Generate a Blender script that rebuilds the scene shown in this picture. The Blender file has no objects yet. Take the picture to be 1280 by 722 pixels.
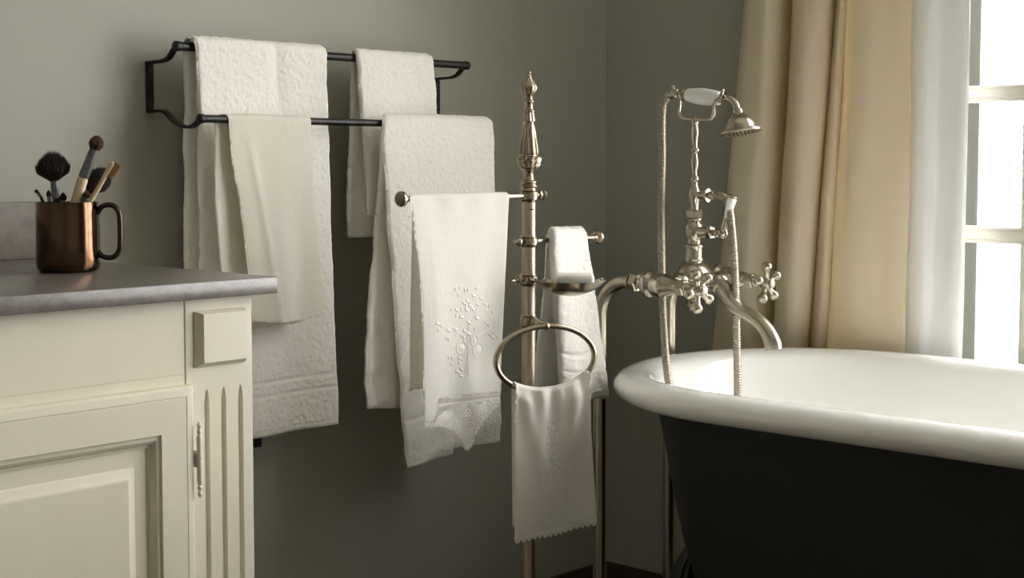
import bpy, bmesh, math
import numpy as np
from mathutils import Vector, Matrix

S = bpy.context.scene
COL = S.collection
rad = math.radians

# ------------------------------------------------------------------ camera
cam_data = bpy.data.cameras.new('camera')
cam_data.sensor_width = 36.0
cam_data.lens = 1839.0 / 1280.0 * 36.0
cam_data.shift_y = -45.0 / 1280.0
cam_data.clip_start = 0.02
cam = bpy.data.objects.new('camera', cam_data)
cam.location = (0, 0, 1.0)
cam.rotation_euler = (rad(90 - 3.6), 0, rad(42.75 - 90))
COL.objects.link(cam)
S.camera = cam

# ------------------------------------------------------------------ view
S.view_settings.view_transform = 'Standard'
S.view_settings.look = 'None'
S.view_settings.gamma = 1.0
S.view_settings.use_curve_mapping = False
S.view_settings.exposure = 1.12
S.cycles.use_denoising = True
S.cycles.max_bounces = 10
S.cycles.diffuse_bounces = 6
S.cycles.transparent_max_bounces = 16
S.cycles.caustics_reflective = False
S.cycles.caustics_refractive = False
S.cycles.sample_clamp_indirect = 6.0

# ------------------------------------------------------------------ sky: bright even overcast daylight
world = bpy.data.worlds.new('overcast_sky')
S.world = world
world.use_nodes = True
bg = world.node_tree.nodes['Background']
bg.inputs[0].default_value = (0.995, 0.988, 0.98, 1)
bg.inputs[1].default_value = 9.0

# window opening in the right hand wall (x = 2.571): y -0.32..1.37, z 0.02..2.2
XW, YW = 2.571, 2.09
WIN_Y0, WIN_Y1, WIN_Z0, WIN_Z1 = -0.60, 1.37, 0.50, 2.30
pl = bpy.data.lights.new('window_portal', 'AREA')
pl.shape = 'RECTANGLE'
pl.size = WIN_Y1 - WIN_Y0
pl.size_y = WIN_Z1 - WIN_Z0
pl.cycles.is_portal = True
po = bpy.data.objects.new('window_portal', pl)
po.location = (XW + 0.19, (WIN_Y0 + WIN_Y1) / 2, (WIN_Z0 + WIN_Z1) / 2)
po.rotation_euler = (0, rad(90), 0)     # -Z turned towards -X, into the room
po.rotation_euler = Vector((-1, 0, 0)).to_track_quat('-Z', 'Z').to_euler()
COL.objects.link(po)


# ================================================================== helpers
def srgb(r, g, b):
    f = lambda c: (c / 12.92 if c <= 0.04045 else ((c + 0.055) / 1.055) ** 2.4)
    return (f(r / 255), f(g / 255), f(b / 255), 1.0)


def material(name, col, rough=0.6, metal=0.0, bump=None, var=None, coat=0.0, sheen=0.0, translucent=0.0, trans_col=None,
             spec=0.5, aniso=None):
    """bump: list of (scale, strength, stretch xyz); var: (scale, other colour, low, high, stretch)"""
    m = bpy.data.materials.new(name)
    m.use_nodes = True
    nt = m.node_tree
    b = nt.nodes['Principled BSDF']
    b.inputs['Base Color'].default_value = col
    b.inputs['Roughness'].default_value = rough
    b.inputs['Metallic'].default_value = metal
    b.inputs['Specular IOR Level'].default_value = spec
    if coat:
        b.inputs['Coat Weight'].default_value = coat
        b.inputs['Coat Roughness'].default_value = 0.06
    if sheen:
        b.inputs['Sheen Weight'].default_value = sheen
        b.inputs['Sheen Roughness'].default_value = 0.5
    tc = nt.nodes.new('ShaderNodeTexCoord')

    def coords(st):
        mp = nt.nodes.new('ShaderNodeMapping')
        mp.inputs['Scale'].default_value = st
        nt.links.new(tc.outputs['Object'], mp.inputs['Vector'])
        return mp.outputs['Vector']
    if var:
        sc, oc, lo, hi, st = var
        n = nt.nodes.new('ShaderNodeTexNoise')
        n.inputs['Scale'].default_value = sc
        n.inputs['Detail'].default_value = 6
        n.inputs['Roughness'].default_value = 0.62
        nt.links.new(coords(st), n.inputs['Vector'])
        r = nt.nodes.new('ShaderNodeValToRGB')
        r.color_ramp.elements[0].position = lo
        r.color_ramp.elements[1].position = hi
        r.color_ramp.elements[0].color = col
        r.color_ramp.elements[1].color = oc
        nt.links.new(n.outputs['Fac'], r.inputs['Fac'])
        nt.links.new(r.outputs['Color'], b.inputs['Base Color'])
    if bump:
        prev = None
        for sc, stg, st in bump:
            n = nt.nodes.new('ShaderNodeTexNoise')
            n.inputs['Scale'].default_value = sc
            n.inputs['Detail'].default_value = 3
            nt.links.new(coords(st), n.inputs['Vector'])
            bp = nt.nodes.new('ShaderNodeBump')
            bp.inputs['Strength'].default_value = stg
            bp.inputs['Distance'].default_value = 0.6 / sc
            nt.links.new(n.outputs['Fac'], bp.inputs['Height'])
            if prev:
                nt.links.new(prev.outputs['Normal'], bp.inputs['Normal'])
            prev = bp
        nt.links.new(prev.outputs['Normal'], b.inputs['Normal'])
    if translucent:
        tr = nt.nodes.new('ShaderNodeBsdfTranslucent')
        tr.inputs['Color'].default_value = trans_col or col
        mx = nt.nodes.new('ShaderNodeMixShader')
        mx.inputs['Fac'].default_value = translucent
        out = nt.nodes['Material Output']
        nt.links.new(b.outputs['BSDF'], mx.inputs[1])
        nt.links.new(tr.outputs['BSDF'], mx.inputs[2])
        nt.links.new(mx.outputs['Shader'], out.inputs['Surface'])
    return m


ORG = {}


def empty(name, loc, label, cat, group=None):
    o = bpy.data.objects.new(name, None)
    o.empty_display_size = 0.05
    o.location = loc
    COL.objects.link(o)
    ORG[o] = np.array(loc, float)
    o['label'] = label
    o['category'] = cat
    if group:
        o['group'] = group
    return o


def mesh(name, VF, mat, parent=None, smooth=True, angle=40, loc=None, label=None, cat=None, kind=None, group=None):
    V, F = VF
    V = np.asarray(V, float)
    if parent is not None:
        org = ORG[parent]
    elif loc is not None:
        org = np.array(loc, float)
    else:
        org = np.array([(V[:, 0].min() + V[:, 0].max()) / 2, (V[:, 1].min() + V[:, 1].max()) / 2, V[:, 2].min()])
    me = bpy.data.meshes.new(name)
    me.from_pydata((V - org).tolist(), [], [tuple(f) for f in F])
    me.update()
    if smooth:
        me.shade_smooth()
        if angle < 179:
            me.set_sharp_from_angle(angle=rad(angle))
    me.materials.append(mat)
    o = bpy.data.objects.new(name, me)
    COL.objects.link(o)
    if parent is not None:
        o.parent = parent
    else:
        o.location = org
    ORG[o] = org
    if label:
        o['label'] = label
    if cat:
        o['category'] = cat
    if kind:
        o['kind'] = kind
    if group:
        o['group'] = group
    return o


def join(*parts):
    V, F, n = [], [], 0
    for v, f in parts:
        v = np.asarray(v, float)
        V.append(v)
        F += [tuple(int(i) + n for i in q) for q in f]
        n += len(v)
    return np.vstack(V), F


def box(x0, x1, y0, y1, z0, z1, bevel=0.0, seg=2):
    bm = bmesh.new()
    bmesh.ops.create_cube(bm, size=1)
    bmesh.ops.scale(bm, vec=(x1 - x0, y1 - y0, z1 - z0), verts=bm.verts)
    bmesh.ops.translate(bm, vec=((x0 + x1) / 2, (y0 + y1) / 2, (z0 + z1) / 2), verts=bm.verts)
    if bevel:
        bmesh.ops.bevel(bm, geom=bm.edges[:], offset=bevel, segments=seg, affect='EDGES', profile=0.5)
    bm.verts.index_update()
    V = np.array([v.co[:] for v in bm.verts])
    F = [tuple(v.index for v in f.verts) for f in bm.faces]
    bm.free()
    return V, F


def frame_from(axis):
    a = np.array(axis, float)
    a /= np.linalg.norm(a)
    h = np.array([0, 0, 1.0]) if abs(a[2]) < 0.9 else np.array([1.0, 0, 0])
    u = np.cross(h, a)
    u /= np.linalg.norm(u)
    v = np.cross(a, u)
    return u, v, a


def lathe(profile, origin=(0, 0, 0), axis=(0, 0, 1), n=32, mod=None, sx=1.0, sy=1.0, uv=None):
    """profile: list of (r, h) along axis, closed at both ends. mod(theta, h) multiplies the radius"""
    u, v, a = uv if uv else frame_from(axis)
    o = np.array(origin, float)
    th = np.linspace(0, 2 * math.pi, n, endpoint=False)
    V, F = [], []
    for r, h in profile:
        rr = r * (mod(th, h) if mod else np.ones(n))
        V.append(o + np.outer(rr * np.cos(th) * sx, u) + np.outer(rr * np.sin(th) * sy, v) + a * h)
    m = len(profile)
    for i in range(m - 1):
        for j in range(n):
            k = (j + 1) % n
            F.append((i * n + j, i * n + k, (i + 1) * n + k, (i + 1) * n + j))
    V = np.vstack(V)
    c0, c1 = len(V), len(V) + 1
    V = np.vstack([V, o + a * profile[0][1], o + a * profile[-1][1]])
    for j in range(n):
        k = (j + 1) % n
        F.append((c0, k, j))
        F.append((c1, (m - 1) * n + j, (m - 1) * n + k))
    return V, F


def spline(pts, n=8, closed=False):
    P = np.array(pts, float)
    if closed:
        P = np.vstack([P[-1], P, P[0], P[1]])
    else:
        P = np.vstack([2 * P[0] - P[1], P, 2 * P[-1] - P[-2]])
    out = []
    for i in range(1, len(P) - 2):
        p0, p1, p2, p3 = P[i - 1], P[i], P[i + 1], P[i + 2]
        for k in range(n):
            t = k / n
            out.append(0.5 * (2 * p1 + (p2 - p0) * t + (2 * p0 - 5 * p1 + 4 * p2 - p3) * t * t + (3 * p1 - p0 - 3 * p2 + p3) * t ** 3))
    if not closed:
        out.append(P[-2])
    return np.array(out)


def resample(pts, step):
    P = np.array(pts, float)
    L = np.concatenate([[0], np.cumsum(np.linalg.norm(np.diff(P, axis=0), axis=1))])
    n = max(2, int(L[-1] / step) + 1)
    s = np.linspace(0, L[-1], n)
    return np.stack([np.interp(s, L, P[:, k]) for k in range(P.shape[1])], 1)


def tube(pts, r, n=12, closed=False, cap=True, flat=None, up=None):
    """sweep; r scalar or per point; flat=(w,h) sweeps a rectangle instead, its w along `up`"""
    P = np.array(pts, float)
    m = len(P)
    R = np.full(m, r) if np.isscalar(r) else np.asarray(r, float)
    if closed:
        T = np.roll(P, -1, 0) - np.roll(P, 1, 0)
    else:
        T = np.gradient(P, axis=0)
    T /= np.linalg.norm(T, axis=1)[:, None] + 1e-12
    if up is not None:
        U = np.array(up, float)[None] - T * (T @ np.array(up, float))[:, None]
        U /= np.linalg.norm(U, axis=1)[:, None]
    else:
        U = np.zeros_like(P)
        u = frame_from(T[0])[0]
        for i in range(m):
            u = u - T[i] * (u @ T[i])
            u /= np.linalg.norm(u)
            U[i] = u
    W = np.cross(T, U)
    if flat:
        w, h = flat
        c = min(w, h) * 0.2
        sec = [(w - c, h), (w, h - c), (w, -h + c), (w - c, -h), (-w + c, -h), (-w, -h + c), (-w, h - c), (-w + c, h)]
        n = len(sec)
        V = np.stack([P + U * a + W * b for a, b in sec], 1).reshape(-1, 3)
    else:
        th = np.linspace(0, 2 * math.pi, n, endpoint=False)
        V = (P[:, None] + R[:, None, None] * (np.cos(th)[None, :, None] * U[:, None] + np.sin(th)[None, :, None] * W[:, None])).reshape(-1, 3)
    F = []
    for i in range(m if closed else m - 1):
        i2 = (i + 1) % m
        for j in range(n):
            k = (j + 1) % n
            F.append((i * n + j, i * n + k, i2 * n + k, i2 * n + j))
    if cap and not closed:
        F.append(tuple(range(n))[::-1])
        F.append(tuple((m - 1) * n + j for j in range(n)))
    return V, F


def ball(c, r, n=16, sz=1.0, axis=(0, 0, 1)):
    t = np.linspace(-math.pi / 2 + 0.05, math.pi / 2 - 0.05, n // 2 + 1)
    return lathe([(r * math.cos(a), r * sz * math.sin(a)) for a in t], c, axis, n)


def rod(a, b, r, n=16, bev=0.15):
    a, b = np.array(a, float), np.array(b, float)
    L = np.linalg.norm(b - a)
    e = min(r * bev * 2, L * 0.3)
    return lathe([(r - e, 0), (r, e), (r, L - e), (r - e, L)], a, b - a, n)


def profile_spline(pr, k=4):
    return [tuple(p) for p in spline(pr, k)]


def grid_noise(nu, nv, cu, cv, seed):
    """value noise on a grid, cells of cu x cv grid steps"""
    rng = np.random.default_rng(seed)
    a, b = int(nu / cu) + 3, int(nv / cv) + 3
    G = rng.uniform(-1, 1, (a, b))
    x, y = np.arange(nu) / cu, np.arange(nv) / cv
    i, j = x.astype(int), y.astype(int)
    fx, fy = x - i, y - j
    fx, fy = fx * fx * (3 - 2 * fx), fy * fy * (3 - 2 * fy)
    A = G[i][:, j] * (1 - fx)[:, None] + G[i + 1][:, j] * fx[:, None]
    B = G[i][:, j + 1] * (1 - fx)[:, None] + G[i + 1][:, j + 1] * fx[:, None]
    return A * (1 - fy)[None] + B * fy[None]


def sstep(a, b, x):
    t = np.clip((np.asarray(x, float) - a) / (b - a), 0, 1)
    return t * t * (3 - 2 * t)


def keyed(keys, t):
    k = np.array(keys, float)
    return np.interp(t, k[:, 0], k[:, 1])


def drape(bar_r, zbar, front, back, ht, step=0.0026, fold_f=None, fold_b=None, pile=0.0, seed=1, relief=None,
          origin=(0, 0, 0), along=(1, 0, 0), out=(0, -1, 0), qtop=None, wobble=0.0):
    """A cloth hung over a bar.  Local axes: s along the bar, q out of it towards the viewer, z up.
    front/back: dict(L=[(t,s)..], R=[(t,s)..], zb=function of u or (zl, zr)); t runs 0 at the bar to 1 at the hem.
    Returns a closed thick shell and a sampler of the front face."""
    zb_f = front['zb'] if callable(front['zb']) else (lambda u, a=front['zb']: a[0] + (a[1] - a[0]) * u)
    zb_b = back['zb'] if callable(back['zb']) else (lambda u, a=back['zb']: a[0] + (a[1] - a[0]) * u)
    zt = zbar if callable(zbar) else (lambda s, a=zbar: a + 0 * s)
    width = front['R'][0][1] - front['L'][0][1]
    nu = int(width / step) + 2
    u = np.linspace(0, 1, nu)
    zb0 = float(np.mean(zt(np.array([0.0]))))
    nf = int((zb0 - float(np.min(zb_f(u)))) / step) + 2
    nb = int((zb0 - float(np.min(zb_b(u)))) / (step * 1.6)) + 2
    na = 14
    R = bar_r + ht + 0.0006
    tb = np.linspace(1, 0, nb)[:-1]
    ph = np.linspace(math.pi, 0, na)
    tf = np.linspace(0, 1, nf)[1:]
    rows_s, rows_q, rows_z = [], [], []
    sL0b, sR0b = keyed(back['L'], 0), keyed(back['R'], 0)
    sL0f, sR0f = keyed(front['L'], 0), keyed(front['R'], 0)
    FB = fold_b if fold_b else (lambda u, t: 0 * u * t)
    FF = fold_f if fold_f else (lambda u, t: 0 * u * t)
    for t in tb:
        a, b = keyed(back['L'], t), keyed(back['R'], t)
        s = a + (b - a) * u
        z0 = zt(s)
        rows_s.append(s)
        rows_q.append(-R - FB(u, t))
        rows_z.append(z0 - t * (z0 - zb_b(u)))
    for p in ph:
        k = 0.5 - 0.5 * math.cos(math.pi - p)
        a, b = sL0b + (sL0f - sL0b) * k, sR0b + (sR0f - sR0b) * k
        s = a + (b - a) * u
        rows_s.append(s)
        q = R * math.cos(p) * np.ones(nu)
        q = q + (1 - k) * -FB(u, 0.0) + k * FF(u, 0.0)
        rows_q.append(q)
        rows_z.append(zt(s) + R * math.sin(p) * (1 if qtop is None else qtop(u)))
    for t in tf:
        a, b = keyed(front['L'], t), keyed(front['R'], t)
        s = a + (b - a) * u
        z0 = zt(s)
        rows_s.append(s)
        rows_q.append(R + FF(u, t))
        rows_z.append(z0 - t * (z0 - zb_f(u)))
    sg, qg, zg = np.array(rows_s), np.array(rows_q), np.array(rows_z)
    nv = sg.shape[0]
    if wobble:
        w = grid_noise(nv, nu, 14, max(nu, 2) * 4, seed + 50) * wobble
        sg = sg + w * (np.linspace(-1, 1, nu)[None] ** 3) + grid_noise(nv, nu, 20, nu * 4, seed + 51) * wobble * 0.5
    M = np.stack([sg, qg, zg], -1)
    du, dv = np.gradient(M, axis=1), np.gradient(M, axis=0)
    N = np.cross(dv, du)
    N /= np.linalg.norm(N, axis=-1, keepdims=True) + 1e-12
    # make N point outwards (away from bar) : on the front rows q component positive
    if N[-nf // 2, nu // 2, 1] < 0:
        N = -N
    lu = np.cumsum(np.concatenate([np.zeros((nv, 1)), np.linalg.norm(np.diff(M, axis=1), axis=-1)], 1), 1)
    lv = np.cumsum(np.concatenate([np.zeros((1, nu)), np.linalg.norm(np.diff(M, axis=0), axis=-1)], 0), 0)
    d = np.minimum(np.minimum(lu, lu[:, -1:] - lu), np.minimum(lv, lv[-1:] - lv))
    w = max(ht * 1.3, step * 1.01)
    e = np.sqrt(np.clip(1 - (1 - np.minimum(1, d / w)) ** 2, 0, 1))
    noise1 = noise2 = 0
    if pile:
        noise1 = pile * (0.75 * grid_noise(nv, nu, 1, 1, seed) + 0.6 * grid_noise(nv, nu, 2.3, 2.3, seed + 1) + 0.35 * grid_noise(nv, nu, 9, 9, seed + 2) + 0.9 * grid_noise(nv, nu, 26, 26, seed + 3))
        noise2 = pile * (0.55 * grid_noise(nv, nu, 1, 1, seed + 4) + 0.8 * grid_noise(nv, nu, 6, 6, seed + 5))
    rl = 0
    if relief:
        rl, damp = relief(lu / lu[:, -1:], lv[-1:] - lv)
        noise1 = noise1 * damp
    O = M + N * (ht * e + noise1 * (0.25 + 0.75 * e) + rl * e)[..., None]
    I = M - N * (ht * e + noise2 * e)[..., None]
    o, al, ou = np.array(origin, float), np.array(along, float), np.array(out, float)
    al = al / np.linalg.norm(al)
    ou = ou / np.linalg.norm(ou)
    T = lambda A: o + A[..., 0:1] * al + A[..., 1:2] * ou + A[..., 2:3] * np.array([0, 0, 1.0])
    Ow, Iw = T(O), T(I)
    idx = np.arange(nv * nu).reshape(nv, nu)
    off = nv * nu
    idi = idx + off
    q1 = np.stack([idx[:-1, :-1], idx[:-1, 1:], idx[1:, 1:], idx[1:, :-1]], -1).reshape(-1, 4)
    q2 = np.stack([idi[:-1, :-1], idi[1:, :-1], idi[1:, 1:], idi[:-1, 1:]], -1).reshape(-1, 4)
    F = q1.tolist() + q2.tolist()
    bl = np.concatenate([idx[0, :], idx[1:, -1], idx[-1, -2::-1], idx[-2:0:-1, 0]])
    for i in range(len(bl)):
        a, b = bl[i], bl[(i + 1) % len(bl)]
        F.append((a, a + off, b + off, b))
    V = np.vstack([Ow.reshape(-1, 3), Iw.reshape(-1, 3)])
    # consistent winding: outer normal should follow N
    p = q1[len(q1) // 2]
    nn = np.cross(V[p[1]] - V[p[0]], V[p[3]] - V[p[0]])
    Nw = (N[..., 0:1] * al + N[..., 1:2] * ou + N[..., 2:3] * np.array([0, 0, 1.0])).reshape(-1, 3)[p[0]]
    if nn @ Nw < 0:
        F = [tuple(f[::-1]) for f in F]
    fr = O[-nf:]

    def sample(s, z):
        """front face point (s, z) -> world point just on the cloth, plus outward normal"""
        zz = fr[:, nu // 2, 2]
        i = int(np.clip(np.searchsorted(-zz, -z), 0, len(zz) - 1))
        q = float(np.interp(s, fr[i, :, 0], fr[i, :, 1]))
        return o + s * al + q * ou + np.array([0, 0, z])
    return (V, F), sample


# ================================================================== materials
M_wall = material('sage_wall_paint', srgb(166, 166, 154), 0.55, bump=[(900, 0.06, (1, 1, 1)), (60, 0.03, (1, 1, 1))], spec=0.35)
M_pale_wall = material('off_white_fill_paint', srgb(234, 231, 222), 0.7)  # invented pale paint for the unseen front wall, bounces fill into the room
M_ceil = material('ceiling_paint', srgb(238, 236, 230), 0.8)
M_floor = material('dark_oak_floor', srgb(56, 44, 33), 0.4, var=(6, srgb(74, 58, 43), 0.35, 0.7, (1, 8, 1)))
M_base = material('dark_baseboard_paint', srgb(62, 55, 42), 0.45)
M_cream = material('cream_cabinet_paint', srgb(217, 211, 193), 0.42, bump=[(500, 0.05, (1, 1, 0.15))], var=(9, srgb(211, 204, 186), 0.35, 0.7, (1, 1, 0.4)))
M_stone = material('grey_soapstone', srgb(90, 85, 80), 0.30, var=(55, srgb(116, 110, 103), 0.36, 0.70, (1, 1.6, 2)), bump=[(220, 0.08, (1, 1, 1))], spec=0.5)
M_splash = material('honed_taupe_stone', srgb(102, 96, 86), 0.55, var=(45, srgb(124, 116, 105), 0.3, 0.72, (1, 1, 1.5)), bump=[(300, 0.1, (1, 1, 1))])
M_terry = material('white_terry', srgb(248, 245, 238), 0.95, bump=[(700, 0.8, (1, 1, 1)), (300, 0.35, (1, 1, 1))], sheen=0.25, spec=0.1)
M_linen = material('off_white_linen', srgb(244, 240, 229), 0.9, bump=[(900, 0.3, (1, 1, 0.12)), (900, 0.25, (0.12, 0.12, 1))], spec=0.1, translucent=0.18)
M_fine = material('fine_white_linen', srgb(247, 245, 239), 0.85, bump=[(1200, 0.18, (1, 1, 0.15)), (1200, 0.15, (0.15, 0.15, 1))], spec=0.12, translucent=0.38)
M_thread = material('white_thread', srgb(246, 243, 237), 0.7, spec=0.2)
M_iron = material('black_iron', srgb(24, 23, 22), 0.42, metal=0.0, spec=0.45, bump=[(400, 0.08, (1, 1, 1))])
M_screw = material('dark_steel_screw', srgb(90, 86, 82), 0.4, metal=1.0)
M_nick = material('worn_nickel', srgb(176, 164, 145), 0.27, metal=1.0, var=(60, srgb(150, 134, 114), 0.4, 0.75, (1, 1, 0.4)))
M_pole = material('tarnished_nickel_pole', srgb(190, 178, 162), 0.34, metal=1.0, var=(90, srgb(186, 168, 148), 0.4, 0.7, (1, 1, 0.25)), bump=[(300, 0.12, (1, 1, 0.2))])
M_brush = material('brushed_nickel', srgb(182, 173, 158), 0.25, metal=1.0, bump=[(700, 0.03, (1, 1, 0.2))])
M_hose = material('nickel_hose', srgb(160, 152, 138), 0.34, metal=1.0)
M_porc = material('white_porcelain', srgb(244, 244, 242), 0.14, coat=0.5)
M_enam = material('white_enamel', srgb(242, 242, 238), 0.12, coat=0.6)
M_char = material('charcoal_tub_paint', srgb(42, 45, 44), 0.5, spec=0.35, bump=[(120, 0.03, (1, 1, 1))])
M_foot = material('black_cast_foot', srgb(40, 41, 38), 0.45, spec=0.4)
M_curt = material('cream_silk_curtain', srgb(248, 242, 226), 0.75, bump=[(420, 0.2, (1, 1, 0.05)), (420, 0.16, (0.3, 0.3, 2.0))], spec=0.15, translucent=0.5, trans_col=srgb(250, 236, 204))
M_sheer = material('white_cotton_lining', srgb(240, 240, 238), 0.85, bump=[(600, 0.15, (1, 1, 0.1))], spec=0.1, translucent=0.10, trans_col=srgb(240, 240, 240))
M_wood = material('white_window_paint', srgb(168, 166, 154), 0.4)
M_reveal = material('grey_render', srgb(176, 180, 172), 0.8)
M_cop = material('dark_copper', srgb(98, 76, 62), 0.14, metal=1.0, var=(20, srgb(92, 68, 52), 0.35, 0.7, (1, 1, 0.2)))
M_copd = material('dark_copper_handle', srgb(74, 62, 58), 0.16, metal=1.0)
M_hair = material('dark_brown_bristle', srgb(52, 40, 35), 0.6, spec=0.3, sheen=0.2)
M_hairb = material('brown_bristle', srgb(92, 64, 44), 0.6, spec=0.3)
M_tan = material('tan_bristle', srgb(186, 150, 96), 0.7)
M_ferr = material('grey_ferrule', srgb(120, 122, 126), 0.35, metal=0.8)
M_pale = material('pale_wood', srgb(222, 200, 164), 0.5, var=(90, srgb(206, 182, 144), 0.35, 0.7, (1, 1, 0.1)))
M_dark = material('black_lacquer', srgb(34, 30, 28), 0.35)
M_soap = material('ivory_soap', srgb(240, 238, 230), 0.45)
M_ground = material('pale_terrace', srgb(215, 212, 205), 0.9)

# thin window glass: a clear sheet with a faint surface reflection
M_glass = bpy.data.materials.new('window_glass')
M_glass.use_nodes = True
nt = M_glass.node_tree
nt.nodes.remove(nt.nodes['Principled BSDF'])
tr = nt.nodes.new('ShaderNodeBsdfTransparent')
gl = nt.nodes.new('ShaderNodeBsdfGlossy')
gl.inputs['Roughness'].default_value = 0.02
lw = nt.nodes.new('ShaderNodeLayerWeight')
lw.inputs['Blend'].default_value = 0.08
mx = nt.nodes.new('ShaderNodeMixShader')
nt.links.new(lw.outputs['Facing'], mx.inputs[0])
nt.links.new(tr.outputs[0], mx.inputs[1])
nt.links.new(gl.outputs[0], mx.inputs[2])
nt.links.new(mx.outputs[0], nt.nodes['Material Output'].inputs['Surface'])


# ================================================================== the room
def struct(name, VF, m, **k):
    return mesh(name, VF, m, kind='structure', smooth=False, **k)


X0, Y0, HC = -1.7, -2.3, 2.6
TH = 0.20
struct('floor', box(X0 - 0.1, XW + TH, Y0 - 0.1, YW + 0.1, -0.1, 0), M_floor)
struct('ceiling', box(X0 - 0.1, XW + TH, Y0 - 0.1, YW + 0.1, HC, HC + 0.1), M_ceil)
struct('wall_back', box(X0 - 0.1, XW + TH, YW, YW + 0.1, 0, HC), M_wall)
struct('wall_left', box(X0 - 0.1, X0, Y0, YW, 0, HC), M_wall)
struct('wall_front', box(X0 - 0.1, XW + TH, Y0 - 0.1, Y0, 0, HC), M_pale_wall)
struct('wall_right', join(
    box(XW, XW + TH, WIN_Y1, YW, 0, HC), box(XW, XW + TH, Y0, WIN_Y0, 0, HC),
    box(XW, XW + TH, WIN_Y0, WIN_Y1, WIN_Z1, HC), box(XW, XW + TH, WIN_Y0, WIN_Y1, 0, WIN_Z0)), M_wall)


def base_profile(a, b, n):
    """moulded skirting from a to b (floor points), n = direction into the room"""
    a, b, n = np.array(a, float), np.array(b, float), np.array(n, float)
    sec = [(0, 0), (0.016, 0), (0.016, 0.070), (0.013, 0.076), (0.010, 0.080), (0.008, 0.087), (0.004, 0.0895), (0, 0.0895)]
    V = [p + n * d + np.array([0, 0, h]) for p in (a, b) for d, h in sec]
    k = len(sec)
    F = [(i, (i + 1) % k, k + (i + 1) % k, k + i) for i in range(k)] + [tuple(range(k))[::-1], tuple(range(k, 2 * k))]
    return np.array(V), F


struct('baseboard_back', base_profile((1.17, YW, 0), (XW - 0.001, YW, 0), (0, -1, 0)), M_base)
struct('baseboard_right', base_profile((XW, WIN_Y1 + 0.02, 0), (XW, YW - 0.001, 0), (-1, 0, 0)), M_base)
struct('trim_1', box(2.774, 2.800, 1.305, 1.46, 0.3, 2.5), material('grey_shutter_paint', srgb(74, 78, 74), 0.6))
struct('terrace_ground', box(XW + TH, 14, -9, 9, -0.35, -0.25), M_ground)

# ------------------------------------------------------------------ window: two casements of small panes
win = bpy.data.objects.new('window_1', None)
win.location = (2.62, (WIN_Y0 + WIN_Y1) / 2, WIN_Z0)
COL.objects.link(win)
ORG[win] = np.array(win.location)
win['kind'] = 'structure'
fx0, fx1 = 2.60, 2.655
y0, y1, z0, z1 = WIN_Y0 + 0.001, WIN_Y1 - 0.001, WIN_Z0 + 0.001, WIN_Z1 - 0.001
mesh('window_frame', join(box(fx0, fx1, y1 - 0.035, y1, z0, z1, 0.003), box(fx0, fx1, y0, y0 + 0.035, z0, z1, 0.003),
                          box(fx0, fx1, y0 + 0.035, y1 - 0.035, z1 - 0.04, z1, 0.003), box(fx0, fx1, y0 + 0.035, y1 - 0.035, z0, z0 + 0.05, 0.003)), M_wood, win, smooth=False)
ymid = (y0 + y1) / 2
pane_me = None
zc = [0.3385 + 0.2615 * i for i in range(8)]
for (ya, yb) in ((ymid + 0.002, y1 - 0.036), (y0 + 0.036, ymid - 0.002)):
    bars = [box(fx0 - 0.006, fx1 - 0.012, yb - 0.045, yb, z0 + 0.052, z1 - 0.042, 0.003), box(fx0 - 0.006, fx1 - 0.012, ya, ya + 0.045, z0 + 0.052, z1 - 0.042, 0.003),
            box(fx0 - 0.006, fx1 - 0.012, ya + 0.045, yb - 0.045, z1 - 0.087, z1 - 0.042, 0.003), box(fx0 - 0.006, fx1 - 0.012, ya + 0.045, yb - 0.045, z0 + 0.052, z0 + 0.112, 0.003)]
    cs = mesh('casement', join(*bars), M_wood, win, smooth=False)
    yy = [yb - 0.045 - 0.147 - 0.0185 - 0.186 * i for i in range(4)]
    for c in yy:
        mesh('glazing_bar', join(box(fx0, fx1 - 0.018, c - 0.0185, c + 0.0185, z0 + 0.112, z1 - 0.087, 0.004), box(fx0 - 0.004, fx0 + 0.004, c - 0.009, c + 0.009, z0 + 0.112, z1 - 0.087, 0.002)), M_wood, cs, smooth=False)
    for c in zc:
        if z0 + 0.15 < c < z1 - 0.12:
            mesh('glazing_bar', join(box(fx0 + 0.001, fx1 - 0.019, ya + 0.045, yb - 0.045, c - 0.0155, c + 0.0155, 0.004), box(fx0 - 0.003, fx0 + 0.004, ya + 0.045, yb - 0.045, c - 0.008, c + 0.008, 0.002)), M_wood, cs, smooth=False)
    eds_y = [yb - 0.045] + [v for c in yy for v in (c + 0.0185, c - 0.0185)] + [ya + 0.045]
    zin = [c for c in zc if z0 + 0.15 < c < z1 - 0.12]
    eds_z = [z0 + 0.112] + [v for c in zin for v in (c - 0.0155, c + 0.0155)] + [z1 - 0.087]
    for i in range(0, len(eds_y), 2):
        for j in range(0, len(eds_z), 2):
            mesh('pane', box(2.6215, 2.6245, eds_y[i + 1] - 0.004, eds_y[i] + 0.004, eds_z[j] - 0.004, eds_z[j + 1] + 0.004), M_glass, cs, smooth=False)

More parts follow.
